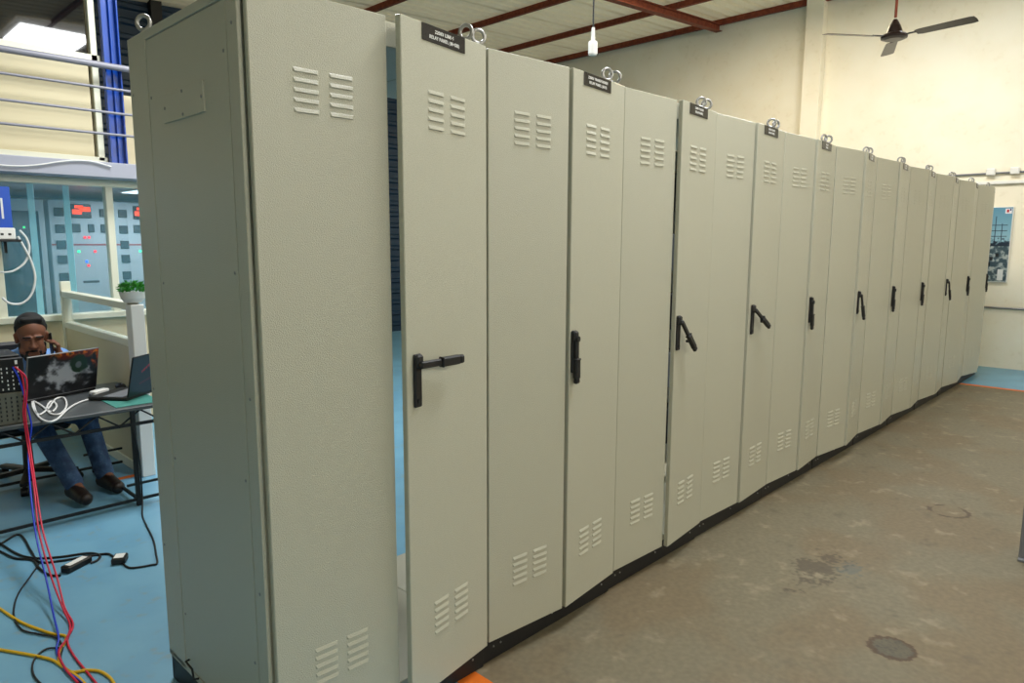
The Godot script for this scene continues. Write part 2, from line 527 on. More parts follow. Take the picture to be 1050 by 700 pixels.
func shell() -> void:
	var fl := setting("floor", "workshop floor, bare brown concrete bay beside blue painted slab")
	var s := Sh.new()
	s.box(Vector3(-4.6, -0.1, -3.0), Vector3(8.4, 0.2, 16.4))
	s.box(Vector3(3.0, -0.1, 1.75), Vector3(6.8, 0.2, 6.9))
	s.box(Vector3(3.0, -0.1, -10.375), Vector3(6.8, 0.2, 1.65))
	part("painted_slab", s, M.blue_floor, fl)
	s = Sh.new()
	s.box(Vector3(3.0, -0.105, -5.625), Vector3(6.8, 0.19, 7.85))
	part("slab_core", s, M.grey, fl)
	s = Sh.new()
	s.has_uv = true
	var c := [Vector3(-0.4, 0, -9.55), Vector3(6.4, 0, -9.55), Vector3(6.4, 0, -1.7), Vector3(-0.4, 0, -1.7)]
	s.quad(c[0], c[1], c[2], c[3], Vector3.UP)
	for p in s.v: s.uv.append(Vector2((p.x + 0.4) / 3.2, (p.z + 9.55) / 7.85))
	part("concrete_bay", s, M.concrete, fl)
	part("orange_line", bx(Vector3(3.2, 0.001, -9.56), Vector3(6.4, 0.002, 0.07)), M.orange, fl)
	part("orange_line", bx(Vector3(3.2, 0.001, -1.655), Vector3(6.4, 0.002, 0.09)), M.orange, fl)
	part("orange_line", bx(Vector3(-3.385, 0.001, -1.55), Vector3(0.05, 0.002, 0.26)), M.orange, fl)
	var wl := setting("wall_far", "cream painted far wall behind the end of the panel row")
	part("masonry", bx(Vector3(-1.1, 2.7, -11.25), Vector3(15.2, 5.4, 0.2)), M.wall, wl)
	part("pilaster", bx(Vector3(-2.55, 2.65, -11.09), Vector3(0.26, 5.3, 0.16), 0.004), M.wall, wl)
	wl = setting("wall_right", "cream wall with high frosted windows beyond the right edge")
	s = Sh.new()
	s.box(Vector3(6.5, 1.55, -3.0), Vector3(0.2, 3.1, 16.6))
	s.box(Vector3(6.5, 4.95, -3.0), Vector3(0.2, 0.9, 16.6))
	for zz in [[5.2, 2.05], [-0.65, -1.15], [-3.85, -4.35], [-7.05, -7.55], [-10.25, -11.3]]:
		s.box(Vector3(6.5, 3.8, (zz[0] + zz[1]) / 2), Vector3(0.2, 1.4, absf(zz[1] - zz[0])))
	part("masonry", s, M.wall, wl)
	for i in 4:  # the first window is added, to brighten the nearest cabinet side
		var wd := setting("window_%d" % (i + 1), "frosted daylit window high in the right wall, the nearest one added as fill")
		part("pane", bx(Vector3(6.47, 3.8, 0.7 - 3.2 * i), Vector3(0.02, 1.4, 2.7)), M.daylit, wd)
		var fr := Sh.new()
		for k in [-1.35, -0.45, 0.45, 1.35]: fr.box(Vector3(6.44, 3.8, 0.7 - 3.2 * i + k), Vector3(0.04, 1.4, 0.04))
		part("window_frame", fr, M.frame, wd)
	wl = setting("wall_near", "cream wall behind the camera")
	part("masonry", bx(Vector3(-1.1, 2.7, 5.3), Vector3(15.4, 5.4, 0.2)), M.wall, wl)
	# blue profiled sheeting on the left side
	wl = setting("wall_left", "dark blue ribbed sheet cladding behind the control room")
	s = Sh.new()
	var prof := PackedVector2Array([Vector2(-0.06, 0)])
	var y := 0.0
	while y < 5.3:
		prof.append_array([Vector2(0, y), Vector2(0, y + 0.09), Vector2(0.03, y + 0.115), Vector2(0.03, y + 0.165), Vector2(0, y + 0.19)])
		y += 0.2
	prof.append(Vector2(-0.06, y))
	s.prism(prof, -5.2, 11.3, Vector3(-8.7, 0, 0), Basis(Vector3(1, 0, 0), Vector3(0, 1, 0), Vector3(0, 0, -1)))
	part("cladding", s, M.blue_sheet, wl)
	for zz in [-1.0, -3.85, -6.7]: part("girt_post", bx(Vector3(-8.6, 2.6, zz), Vector3(0.12, 5.2, 0.14)), M.black, wl)
	# roof
	var ce := setting("ceiling", "ribbed metal roof sheets on rust red purlins")
	var sheet := Sh.new()
	prof = PackedVector2Array()
	for i in 5:
		var x := i * 0.2
		prof.append_array([Vector2(x, 0), Vector2(x + 0.13, 0), Vector2(x + 0.148, 0.03), Vector2(x + 0.182, 0.03)])
	prof.append(Vector2(1.0, 0))
	var back := prof.duplicate()
	back.reverse()
	for p in back: prof.append(p + Vector2(0, 0.012))
	var slope := atan(-ROOF_S)
	sheet.prism(prof, -5.4, 11.3)
	var sm := sheet.mesh()
	# local z runs away from the far wall: world z = -local z
	for i in 16:
		var bs := Basis(Vector3(1, 0, 0), Vector3(0, 1, 0), Vector3(0, 0, 1))
		var xf := Transform3D(Basis(Vector3(1, 0, 0), Vector3(0, cos(slope), sin(slope)), Vector3(0, -sin(slope), cos(slope))), Vector3(-9.0 + i, roof_y(0), 0))
		xf = Transform3D(xf.basis * Basis(Vector3.UP, PI), Vector3(-8.0 + i, roof_y(0), 0))
		put(sm, "roof_sheet", M.roof, ce, xf)
	for z in PURLINS:
		var q := Sh.new()
		q.box(Vector3(-1.1, roof_y(z) - 0.05, z), Vector3(15.4, 0.1, 0.012), 0.0)
		q.box(Vector3(-1.1, roof_y(z) - 0.095, z + 0.025), Vector3(15.4, 0.01, 0.05), 0.0)
		q.box(Vector3(-1.1, roof_y(z) - 0.006, z - 0.025), Vector3(15.4, 0.01, 0.05), 0.0)
		part("purlin", q, M.oxide, ce)
	for x in [-4.14, 2.2]:
		var q := Sh.new()
		var a := Vector3(x, 5.085, -11.1)
		var b := Vector3(x, 5.085 - 0.07 * 16.0, 4.9)
		q.seg_box(a, b, 0.11, 0.012)
		q.seg_box(a + Vector3(0, 0.10, 0), b + Vector3(0, 0.10, 0), 0.11, 0.012)
		q.seg_box(a + Vector3(0, 0.05, 0), b + Vector3(0, 0.05, 0), 0.012, 0.1)
		part("rafter", q, M.oxide, ce)
	for p in ROOF_LIGHTS:
		var q := Sh.new()
		q.box(Vector3(p.x, roof_y(p.y) - 0.03, p.y), Vector3(1.25, 0.03, 1.05), 0.0, Basis(Vector3.RIGHT, slope))
		part("roof_light", q, M.daylit, ce)
	# services on the far wall
	var cd := thing("cable_conduit", "thin grey conduit with two junction boxes high on far wall", "conduit", Vector3(-0.9, 2.54, -11.13))
	s = Sh.new()
	s.cyl(Vector3(0, 0.014, 0), Vector3(4.0, 0.014, 0), 0.012, 0.012, 8)
	part("pipe", s, M.grey, cd)
	for x in [0.73, 0.99]: part("junction_box", bx(Vector3(x, 0.03, 0.015), Vector3(0.10, 0.09, 0.06), 0.01), M.white, cd)
	single("cable_trunking", bx(Vector3(1.6, 0.02, 0.0), Vector3(3.2, 0.04, 0.03), 0.004), M.white, "white plastic trunking below the conduit on far wall", "trunking", "", Vector3(-0.9, 2.41, -11.13))
	s = Sh.new()
	s.cyl(Vector3(-0.5, 0.012, 0), Vector3(5.0, 0.012, 0), 0.014, 0.014, 8)
	single("wall_pipe", s, M.steel, "thin dark pipe running low along far wall under the poster", "pipe", "", Vector3(-0.5, 0.79, -11.13))
	poster()
	# steel box at the right edge
	var rb := thing("steel_stand", "grey steel box stand cut off by the right picture edge", "stand", Vector3(1.34, 0, -4.37))
	part("body", bx(Vector3(0.22, 0.22, 0.0), Vector3(0.44, 0.42, 0.06), 0.004), M.grey, rb)
	part("foot", bx(Vector3(0.22, 0.008, 0.0), Vector3(0.44, 0.016, 0.10), 0.003), M.grey, rb)

const PURLINS := [-11.1, -9.656, -8.03, -6.245, -4.645, -3.045, -1.445, 0.155, 1.755, 3.355, 4.955]

func poster() -> void:
	var t := thing("wall_poster", "framed tall photo poster of an electrical substation on far wall", "poster", Vector3(-0.08, 1.14, -11.12))
	part("frame", bx(Vector3(0, 0.49, -0.008), Vector3(0.40, 0.98, 0.02), 0.003), M.white, t)
	var im := Image.create(96, 240, false, Image.FORMAT_RGB8)
	var nz := noise(41, 0.05, 4)
	for y in 240:
		for x in 96:
			var v := y / 240.0
			var q := nz.get_noise_2d(x, y) * 0.5 + 0.5
			var c := Color(0.36, 0.56, 0.66).lerp(Color(0.62, 0.76, 0.80), v * 1.6)
			if v > 0.52: c = Color(0.22, 0.30, 0.34).lerp(Color(0.62, 0.66, 0.66), smoothstep(0.4, 0.7, q))
			elif v > 0.40: c = c.lerp(Color(0.12, 0.18, 0.24), smoothstep(0.35, 0.6, q + (v - 0.46) * 4.0))
			im.set_pixel(x, y, c)
	for k in [[30, 40], [52, 28], [70, 52]]: im.fill_rect(Rect2i(k[0], k[1], 2, 96 - k[1] + 30), Color(0.10, 0.16, 0.22))
	for k in [56, 74, 92]: im.fill_rect(Rect2i(20, k, 66, 2), Color(0.12, 0.18, 0.24))
	for k in [[22, 150], [44, 160], [60, 148], [38, 178]]: im.fill_rect(Rect2i(k[0], k[1], 9, 12), Color(0.08, 0.10, 0.12))
	im.fill_rect(Rect2i(70, 200, 16, 36), Color(0.82, 0.84, 0.84))
	im.fill_rect(Rect2i(76, 4, 18, 16), Color(0.90, 0.88, 0.90))
	im.fill_rect(Rect2i(80, 7, 6, 9), Color(0.65, 0.10, 0.16))
	im.fill_rect(Rect2i(88, 5, 4, 6), Color(0.15, 0.15, 0.35))
	var m := mat(Color.WHITE, 0.3)
	m.albedo_texture = ImageTexture.create_from_image(im)
	var s := Sh.new()
	s.has_uv = true
	s.quad(Vector3(-0.19, 0.01, 0.0035), Vector3(0.19, 0.01, 0.0035), Vector3(0.19, 0.97, 0.0035), Vector3(-0.19, 0.97, 0.0035), Vector3(0, 0, 1))
	for p in s.v: s.uv.append(Vector2((p.x + 0.19) / 0.38, 1.0 - (p.y - 0.01) / 0.96))
	part("print", s, m, t)

# ---------------------------------------------------------------- the row of relay panels
const SEAM := [0.0, 0.022, 0.0, -0.028, -0.022, -0.028, -0.02, 0.015, 0.02, 0.06, 0.11, 0.16]
const OFF := [0.014, 0.005, -0.004, -0.011, -0.013, -0.010, -0.008, -0.006, -0.003, 0.0, 0.002]
const LEFT_A := [3.0, 5.0, 2.2, 1.8, 3.2, 6.2, 4.4, 5.6, 6.0, 7.0, 9.5]
const RIGHT_A := [9.3, 6.0, 5.6, 3.4, 4.6, 7.6, 5.5, 6.0, 6.2, 6.5, 8.0]
const LEVER := [[90.0, 6.0], [1.0, 0.0], [36.0, 8.0], [54.0, 8.0], [1.0, 1.0], [4.0, 7.0], [-4.0, 0.0], [-4.0, 0.0], [3.0, 6.0], [-4.0, 0.0], [-4.0, 0.0]]
const PLATES := [["220KV LINE-1", "RELAY PANEL (M+DB)"], ["220KV TRANSFORMER", "RELAY PANEL (M/B)"], ["220KV FEEDER", "RELAY PANEL"], ["220KV FEEDER", "RELAY PANEL"], ["RELAY", "PANEL"], ["RELAY", "PANEL"], ["RELAY", "PANEL"], ["RELAY", "PANEL"], ["RELAY", "PANEL"], ["RELAY", "PANEL"], ["RELAY", "PANEL"]]
const PANEL_LABEL := [
	"nearest beige relay panel with a broad plain side and horizontal lever",
	"second relay panel from the near end, lever hanging straight down",
	"third relay panel from the near end, lever swung halfway beside a dark gap",
	"fourth relay panel from the near end, lever swung out sideways",
	"fifth relay panel from the near end, in front of the wall pilaster",
	"sixth relay panel from the near end, below the ceiling fan",
	"seventh relay panel from the near end of the row",
	"eighth relay panel from the near end of the row",
	"third relay panel from the far end of the row",
	"last relay panel but one, at the far end of the row",
	"last relay panel at the far end, nearest the wall poster"]

func relay_row() -> void:
	# one pressed louvre hood, open underneath; local: along x, y up, out along z
	var lv := Sh.new()
	var L := 0.077
	var pr := [[0.0070, 0.0], [0.004, 0.0014], [-0.0040, 0.0040], [-0.0056, 0.0036]]
	for j in 3:
		var a: Array = pr[j]
		var b: Array = pr[j + 1]
		var ea: float = L / 2 - 0.006 * a[1] / 0.0040
		var eb: float = L / 2 - 0.006 * b[1] / 0.0040
		lv.quad(Vector3(-ea, a[0], a[1]), Vector3(ea, a[0], a[1]), Vector3(eb, b[0], b[1]), Vector3(-eb, b[0], b[1]), Vector3(0, 0.3 if j < 2 else -0.3, 1))
		for sx in [-1.0, 1.0]:
			lv.quad(Vector3(sx * L / 2, a[0], 0), Vector3(sx * ea, a[0], a[1]), Vector3(sx * eb, b[0], b[1]), Vector3(sx * L / 2, b[0], 0), Vector3(sx, 0, 0.4))
	var louvre := lv.mesh()
	var ring := Sh.new()
	var rp := PackedVector3Array()
	for i in 20:
		var t := TAU * i / 20
		rp.append(Vector3(0.0, 0.053 + 0.023 * cos(t), 0.023 * sin(t)))
	ring.tube(rp, 0.0068, 8, true)
	ring.lathe(Vector3.ZERO, [[0.0, 0.0], [0.019, 0.0], [0.019, 0.008], [0.012, 0.014], [0.009, 0.026], [0.0, 0.03]], 14)
	var eye := ring.mesh()
	var bolt := Sh.new()
	bolt.lathe(Vector3.ZERO, [[0.0, 0.004], [0.003, 0.0036], [0.0045, 0.0016], [0.0045, 0.0]], 8)
	var bolt_m := bolt.mesh()
	var seam := []
	for i in 12: seam.append(T0 + W0 * i + SEAM[i])
	for i in 11:
		var t0: float = seam[i]
		var w: float = seam[i + 1] - t0
		var R := thing("relay_cabinet", PANEL_LABEL[i], "cabinet", Vector3(OFF[i], 0, -t0), 0.0, "row of beige relay panels")
		# plinth, 100 mm, set back a little
		var pl := Sh.new()
		pl.box(Vector3(-0.014, 0.05, -w / 2), Vector3(0.02, 0.10, w - 0.004), 0.002)
		pl.box(Vector3(-0.79, 0.05, -w / 2), Vector3(0.02, 0.10, w - 0.004), 0.002)
		pl.box(Vector3(-0.40, 0.05, -0.012), Vector3(0.78, 0.10, 0.02), 0.002)
		pl.box(Vector3(-0.40, 0.05, -w + 0.012), Vector3(0.78, 0.10, 0.02), 0.002)
		var pn := part("plinth", pl, M.plinth, R)
		for z in [0.06, 0.10, w * 0.5, w - 0.06]:
			put(bolt_m, "bolt", M.zinc, pn, Transform3D(Basis(Vector3(0, 0, 1), -PI / 2), Vector3(-0.004, 0.055, -z)))
		# carcass: frame posts, top, base
		var bd := Sh.new()
		for z in [-0.02, -w + 0.02]:
			bd.box(Vector3(-0.045, 1.2, z), Vector3(0.04, 2.2, 0.038), 0.003)
			bd.box(Vector3(-0.78, 1.2, z), Vector3(0.04, 2.2, 0.038), 0.003)
		bd.box(Vector3(-0.40, 2.285, -w / 2), Vector3(0.80, 0.03, w - 0.002), 0.003)
		bd.box(Vector3(-0.40, 0.115, -w / 2), Vector3(0.80, 0.03, w - 0.002), 0.003)
		bd.box(Vector3(-0.02, 2.25, -w / 2), Vector3(0.04, 0.05, w - 0.08), 0.002)
		part("body", bd, M.paint, R)
		if i == 0 or i == 10: side_sheet(R, 0.0 if i == 0 else -w, i == 0)
		# gear behind the doors: mounting plate with relay units and ducts
		if i in [1, 3]:
			var mp := part("mounting_plate", bx(Vector3(-0.52, 1.2, -w * 0.62), Vector3(0.01, 2.0, w * 0.5)), M.white, R)
			for k in 5:
				part("relay_unit", bx(Vector3(-0.44, 0.5 + 0.36 * k, -w * 0.62), Vector3(0.14, 0.22, w * 0.44), 0.006), M.grey if k % 2 else M.black, mp)
			part("wiring_duct", bx(Vector3(-0.34, 1.2, -w + 0.09), Vector3(0.08, 2.0, 0.06), 0.004), M.grey, R)
		# doors
		var gap: float = [0.012, 0.010, 0.007][mini(i, 2)]
		var W := w / 2 - 0.003 - gap
		for side in 2:
			var D := MeshInstance3D.new()
			var sg := -1.0 if side == 0 else 1.0     # direction of the leaf along z
			D.name = "left_door" if side == 0 else "right_door"
			var ds := Sh.new()
			ds.box(Vector3(0.012, 1.2, sg * W / 2), Vector3(0.022, 2.196, W), 0.0025)
			D.mesh = ds.mesh()
			D.material_override = M.paint
			D.position = Vector3(0.002, 0, -gap if side == 0 else -w + gap)
			D.rotation_degrees.y = -LEFT_A[i] if side == 0 else RIGHT_A[i]
			R.add_child(D, true)
			# faces out along +x ; text reads along -z
			var face := Basis(Vector3(0, 0, -1), Vector3(0, 1, 0), Vector3(1, 0, 0))
			for uc in [0.158, 0.266]:
				for vy in [2.045, 0.355]:
					for k in 5:
						put(louvre, "louvre", M.paint, D, Transform3D(face, Vector3(0.0228, vy + (k - 2) * 0.0265, sg * uc)))
			if side == 1: lock(D, i, face)
		# lifting eyes on the roof
		for p in [Vector3(-0.05, 2.3, -0.034), Vector3(-0.05, 2.3, -w + 0.034), Vector3(-0.75, 2.3, -0.034), Vector3(-0.75, 2.3, -w + 0.034)]:
			put(eye, "lifting_eye", M.zinc, R, Transform3D(Basis(Vector3.UP, deg_to_rad(-45.0 + 24.0 * sin(2.1 * i + p.z * 9.0))), p))

func side_sheet(R: Node3D, z: float, near: bool) -> void:
	var sg := 1.0 if near else -1.0
	var s := Sh.new()
	# frame strips around a slightly recessed sheet, with a thin joint
	s.box(Vector3(-0.40, 2.286, z - sg * 0.002), Vector3(0.80, 0.028, 0.012), 0.0015)
	s.box(Vector3(-0.722, 1.19, z - sg * 0.002), Vector3(0.156, 2.17, 0.012), 0.0015)
	s.box(Vector3(-0.030, 1.19, z - sg * 0.002), Vector3(0.060, 2.17, 0.012), 0.0015)
	s.box(Vector3(-0.40, 0.112, z - sg * 0.002), Vector3(0.80, 0.024, 0.012), 0.0015)
	part("side_frame", s, M.paint, R)
	var p := part("side_sheet", bx(Vector3(-0.352, 1.198, z - sg * 0.002), Vector3(0.573, 2.138, 0.011), 0.0015), M.paint, R)
	if not near: return
	part("cover_plate", bx(Vector3(-0.365, 2.042, z + 0.0055), Vector3(0.295, 0.086, 0.006), 0.001), M.paint, p)
	var sc := Sh.new()
	sc.lathe(Vector3.ZERO, [[0.0, 0.0025], [0.004, 0.002], [0.0055, 0.0]], 8)
	var sm := sc.mesh()
	var fwd := Basis(Vector3(1, 0, 0), PI / 2)
	for q in [Vector3(-0.365, 2.075, 0.0085), Vector3(-0.365, 2.009, 0.0085), Vector3(-0.500, 2.042, 0.0085), Vector3(-0.230, 2.042, 0.0085)]:
		put(sm, "screw", M.steel, p, Transform3D(fwd, Vector3(q.x, q.y, z + q.z)))
	for yy in [2.14, 1.55, 0.95, 0.38]:
		put(sm, "screw", M.steel, p, Transform3D(fwd, Vector3(-0.085, yy, z + 0.0035)))
		put(sm, "screw", M.steel, p, Transform3D(fwd, Vector3(-0.618, yy - 0.05, z + 0.0035)))
	for yy in [2.2, 1.2, 0.62]:
		put(sm, "screw", M.steel, R, Transform3D(fwd, Vector3(-0.03, yy, z + 0.004)))
		put(sm, "screw", M.steel, R, Transform3D(fwd, Vector3(-0.775, yy - 0.08, z + 0.004)))
	var h := Sh.new()
	h.tube(PackedVector3Array([Vector3(-0.61, 0.158, z + 0.004), Vector3(-0.60, 0.163, z + 0.02), Vector3(-0.545, 0.158, z + 0.02), Vector3(-0.535, 0.125, z + 0.02), Vector3(-0.53, 0.122, z + 0.004)]), 0.004, 6)
	part("pull_handle", h, M.black, p)

func lock(D: Node3D, i: int, face: Basis) -> void:
	# black swing handle: base plate and lever, near the free edge (local z up to W)
	var pz := 0.376
	var s := Sh.new()
	s.box(Vector3(0.028, 1.20, pz), Vector3(0.012, 0.172, 0.034), 0.004)
	s.box(Vector3(0.036, 1.262, pz), Vector3(0.016, 0.044, 0.032), 0.006)
	s.cyl(Vector3(0.034, 1.252, pz), Vector3(0.052, 1.252, pz), 0.014, 0.012, 12)
	s.cyl(Vector3(0.033, 1.135, pz), Vector3(0.037, 1.135, pz), 0.008, 0.008, 12)
	part("handle_plate", s, M.black, D)
	var l := Sh.new()    # hangs down from the pivot, local out = +x
	l.box(Vector3(0.004, -0.040, 0), Vector3(0.015, 0.095, 0.023), 0.004)
	l.box(Vector3(0.006, -0.122, 0), Vector3(0.022, 0.085, 0.031), 0.005)
	l.box(Vector3(0.006, -0.083, 0), Vector3(0.025, 0.008, 0.034), 0.003)
	l.box(Vector3(0.006, -0.172, 0), Vector3(0.019, 0.022, 0.028), 0.005)
	if i in [2, 3]: l.cyl(Vector3(-0.004, -0.12, 0.0), Vector3(-0.022, -0.12, 0.0), 0.008, 0.007, 10)
	var turn: float = deg_to_rad(LEVER[i][0])
	var bs := Basis(Vector3(1, 0, 0), turn) * Basis(Vector3(0, 0, 1), deg_to_rad(LEVER[i][1]))
	var lv := part("lever", l, M.black, D, Transform3D(bs, Vector3(0.036 if LEVER[i][0] < 1.5 else 0.045, 1.252, pz)))
	# name plate flush with the top edge
	var t := Sh.new()
	t.box(Vector3(0.0245, 2.272, 0.224), Vector3(0.003, 0.05, 0.208), 0.0008)
	part("name_plate", t, M.plate, D)
	for k in 2:
		var hh: float = 0.0145 if i < 4 else 0.016
		words(D, PLATES[i][k], hh, M.letter, Transform3D(face, Vector3(0.0262, 2.2805 - 0.018 * k, 0.224)))

# ---------------------------------------------------------------- control room and gallery on the left
func left_side() -> void:
	var X := -5.15
	# low wall, window frames, panes of the control room
	var w := setting("wall_control_room", "cream control room front with glazing, under the gallery")
	part("dado", bx(Vector3(X - 0.05, 0.48, -1.1), Vector3(0.1, 0.96, 6.6), 0.003), M.cream, w)
	part("sill", bx(Vector3(X - 0.03, 0.985, -1.1), Vector3(0.16, 0.05, 6.6), 0.005), M.frame, w)
	part("head", bx(Vector3(X - 0.04, 2.145, -1.1), Vector3(0.10, 0.06, 6.6), 0.004), M.frame, w)
	for z in [2.2, 0.4, -1.23, -2.085, -3.3, -4.4]:
		part("mullion", bx(Vector3(X - 0.04, 1.56, z), Vector3(0.09, 1.11, 0.058), 0.004), M.frame, w)
	var zs := [[2.17, 0.43], [0.37, -1.20], [-1.26, -2.06], [-2.12, -3.27], [-3.33, -4.37]]
	for k in zs.size():
		var g := part("pane", bx(Vector3(X - 0.045, 1.56, (zs[k][0] + zs[k][1]) / 2), Vector3(0.008, 1.11, zs[k][0] - zs[k][1])), M.glass, w)
	part("side_wall", bx(Vector3(-6.9, 1.1, -4.45), Vector3(3.5, 2.2, 0.1)), M.cream, w)
	part("side_wall", bx(Vector3(-6.9, 1.1, 2.25), Vector3(3.5, 2.2, 0.1)), M.cream, w)
	part("back_wall", bx(Vector3(-8.55, 1.1, -1.1), Vector3(0.1, 2.2, 6.6)), M.white, w)
	for z in [-1.62, -1.90, -2.62]:
		part("blind_post", bx(Vector3(-5.75, 1.1, z), Vector3(0.02, 2.1, 0.05), 0.004), mat(Color(0.66, 0.90, 0.94), 0.3), w)
	# gallery deck with its edge
	var dk := setting("trim_1", "grey gallery deck edge above the control room glazing")
	part("deck", bx(Vector3(-6.75, 2.24, -1.1), Vector3(3.7, 0.13, 6.8), 0.006), M.ledge, dk)
	# gallery room: cream panels, big dark window
	var u := setting("wall_gallery", "cream panelled gallery room front with a large dark window")
	var xg := -5.0
	for z in [1.94, 0.64, -0.665]:
		part("panel", bx(Vector3(xg - 0.03, 2.745, z - 0.65), Vector3(0.02, 0.80, 1.29), 0.002), M.cream, u)
	for y in [2.325, 3.165, 4.30]: part("rail_profile", bx(Vector3(xg - 0.02, y, 0.0), Vector3(0.06, 0.055, 4.1), 0.004), M.frame, u)
	for z in [1.96, 0.62, -0.66, -2.005]: part("stile", bx(Vector3(xg - 0.02, 3.32, z), Vector3(0.06, 2.0, 0.05), 0.004), M.frame, u)
	for z in [1.29, -0.02, -1.33]:
		part("pane", bx(Vector3(xg - 0.03, 3.73, z), Vector3(0.01, 1.09, 1.26)), M.dark_glass, u)
	part("return_wall", bx(Vector3(-6.6, 3.3, -2.0), Vector3(3.1, 2.0, 0.05)), M.cream, u)
	part("flat_roof", bx(Vector3(-6.6, 4.36, 0.0), Vector3(3.3, 0.06, 4.2)), M.ledge, u)
	var par := setting("wall_parapet", "short cream parapet beyond the blue column")
	part("panel", bx(Vector3(-5.2, 2.62, -3.3), Vector3(0.03, 0.62, 2.1), 0.003), M.cream, par)
	# blue steel column
	var c := thing("blue_column", "bright blue steel channel column at gallery corner", "column", Vector3(-4.97, 2.305, -2.12))
	var q := Sh.new()
	q.box(Vector3(0, 1.3, 0), Vector3(0.012, 2.6, 0.13), 0.002)
	q.box(Vector3(0.03, 1.3, 0.059), Vector3(0.06, 2.6, 0.012), 0.002)
	q.box(Vector3(0.03, 1.3, -0.059), Vector3(0.06, 2.6, 0.012), 0.002)
	q.box(Vector3(0.02, 1.3, -0.01), Vector3(0.03, 2.6, 0.02), 0.004)
	part("channel", q, M.blue_steel, c)
	# railing
	var r := thing("gallery_railing", "grey pipe railing of four bars along the gallery", "railing", Vector3(-4.86, 2.305, 0.0))
	var hs := [[0.785, 0.027], [0.604, 0.011], [0.407, 0.011], [0.229, 0.011]]
	for h in hs:
		var p := Sh.new()
		p.cyl(Vector3(0, h[0], 2.2), Vector3(0, h[0], -4.4), h[1], h[1], 12)
		part("bar", p, M.rail, r)
	for z in [2.0, 0.2, -3.0, -4.3]:
		var p := Sh.new()
		p.cyl(Vector3(0, 0, z), Vector3(0, 0.79, z), 0.018, 0.018, 12)
		part("post", p, M.rail, r)
	var dc := []
	for k in 9: dc.append(Vector3(-4.885, 2.25 - 0.05 * sin(k * 0.75) * (0.4 + 0.1 * k), -1.0 - 0.13 * k))
	cable("draped_cable", dc, 0.007, M.cable_white, "white cable draped along the grey gallery edge")
	# low glazed screen at right angles, with end post
	var ls := thing("glazed_screen", "low cream partition with blue glass strip behind the seated man", "partition", Vector3(-4.21, 0, -1.655))
	part("lower_panel", bx(Vector3(0, 0.48, 0), Vector3(1.6, 0.86, 0.05), 0.003), M.cream, ls)
	part("skirting", bx(Vector3(0, 0.035, 0), Vector3(1.6, 0.07, 0.07), 0.003), M.frame, ls)
	part("rail_profile", bx(Vector3(0, 0.935, 0), Vector3(1.6, 0.05, 0.065), 0.004), M.frame, ls)
	part("rail_profile", bx(Vector3(0, 1.195, 0), Vector3(1.66, 0.05, 0.075), 0.004), M.frame, ls)
	part("glass_strip", bx(Vector3(0, 1.065, 0), Vector3(1.6, 0.21, 0.008)), M.tint_glass if M.has("tint_glass") else M.glass, ls)
	part("end_post", bx(Vector3(0.86, 0.605, 0), Vector3(0.11, 1.21, 0.085), 0.004), M.white, ls)
	part("end_post", bx(Vector3(-0.82, 0.65, 0), Vector3(0.05, 1.30, 0.075), 0.004), M.frame, ls)
	# small plant on the post
	var pt := thing("potted_plant", "small bushy green plant in white bowl on partition post", "plant", Vector3(-3.37, 1.222, -1.655))
	var b := Sh.new()
	b.lathe(Vector3.ZERO, [[0.0, 0.0], [0.055, 0.0], [0.075, 0.03], [0.085, 0.075], [0.078, 0.075], [0.0, 0.065]], 18)
	part("bowl", b, M.white, pt)
	var lf := Sh.new()
	var rg := RandomNumberGenerator.new()
	rg.seed = 9
	for k in 260:
		var d := Vector3(rg.randf_range(-1, 1), rg.randf_range(0.0, 1), rg.randf_range(-1, 1)).normalized()
		var p := Vector3(0, 0.075, 0) + d * Vector3(0.085, 0.07, 0.085) * rg.randf_range(0.6, 1.05)
		var t := d.cross(Vector3(rg.randf() - 0.5, rg.randf() - 0.5, rg.randf() - 0.5)).normalized()
		var n := t.cross(d).normalized()
		lf.flat(p - t * 0.008, p + t * 0.008, p + d * 0.022 + n * 0.008, n)
		lf.flat(p - t * 0.008, p + t * 0.008, p + d * 0.012 - n * 0.012, -n)
	var fo := part("foliage", lf, mat(Color(0.16, 0.52, 0.10), 0.5), pt)
	fo.set_meta("kind", "stuff")
	control_panels()
	# wall box with coiled lead, left picture edge
	var sh := thing("network_shelf", "small black wall shelf holding a white switch by control room window", "shelf", Vector3(-5.08, 1.63, -1.18))
	part("board", bx(Vector3(0.07, 0.01, 0), Vector3(0.24, 0.02, 0.34), 0.003), M.black, sh)
	part("bracket", bx(Vector3(-0.03, -0.04, 0.1), Vector3(0.02, 0.1, 0.02), 0.003), M.black, sh)
	part("bracket", bx(Vector3(-0.03, -0.04, -0.1), Vector3(0.02, 0.1, 0.02), 0.003), M.black, sh)
	var sw := thing("network_switch", "white network switch on the small wall shelf", "switch", Vector3(-5.02, 1.65, -1.16))
	part("case", bx(Vector3(0, 0.045, 0), Vector3(0.2, 0.09, 0.32), 0.006), M.white, sw)
	for k in 4: part("port", bx(Vector3(0.1, 0.04, -0.12 + k * 0.05), Vector3(0.004, 0.016, 0.02)), M.black, sw)
	var bxn := thing("blue_carton", "bright blue product carton standing on the white switch", "box", Vector3(-5.02, 1.741, -1.14))
	part("carton", bx(Vector3(0, 0.16, 0), Vector3(0.16, 0.32, 0.34), 0.003), mat(Color(0.03, 0.28, 0.68), 0.4), bxn)
	part("print_panel", bx(Vector3(0.081, 0.15, -0.11), Vector3(0.002, 0.16, 0.014)), M.letter, bxn)
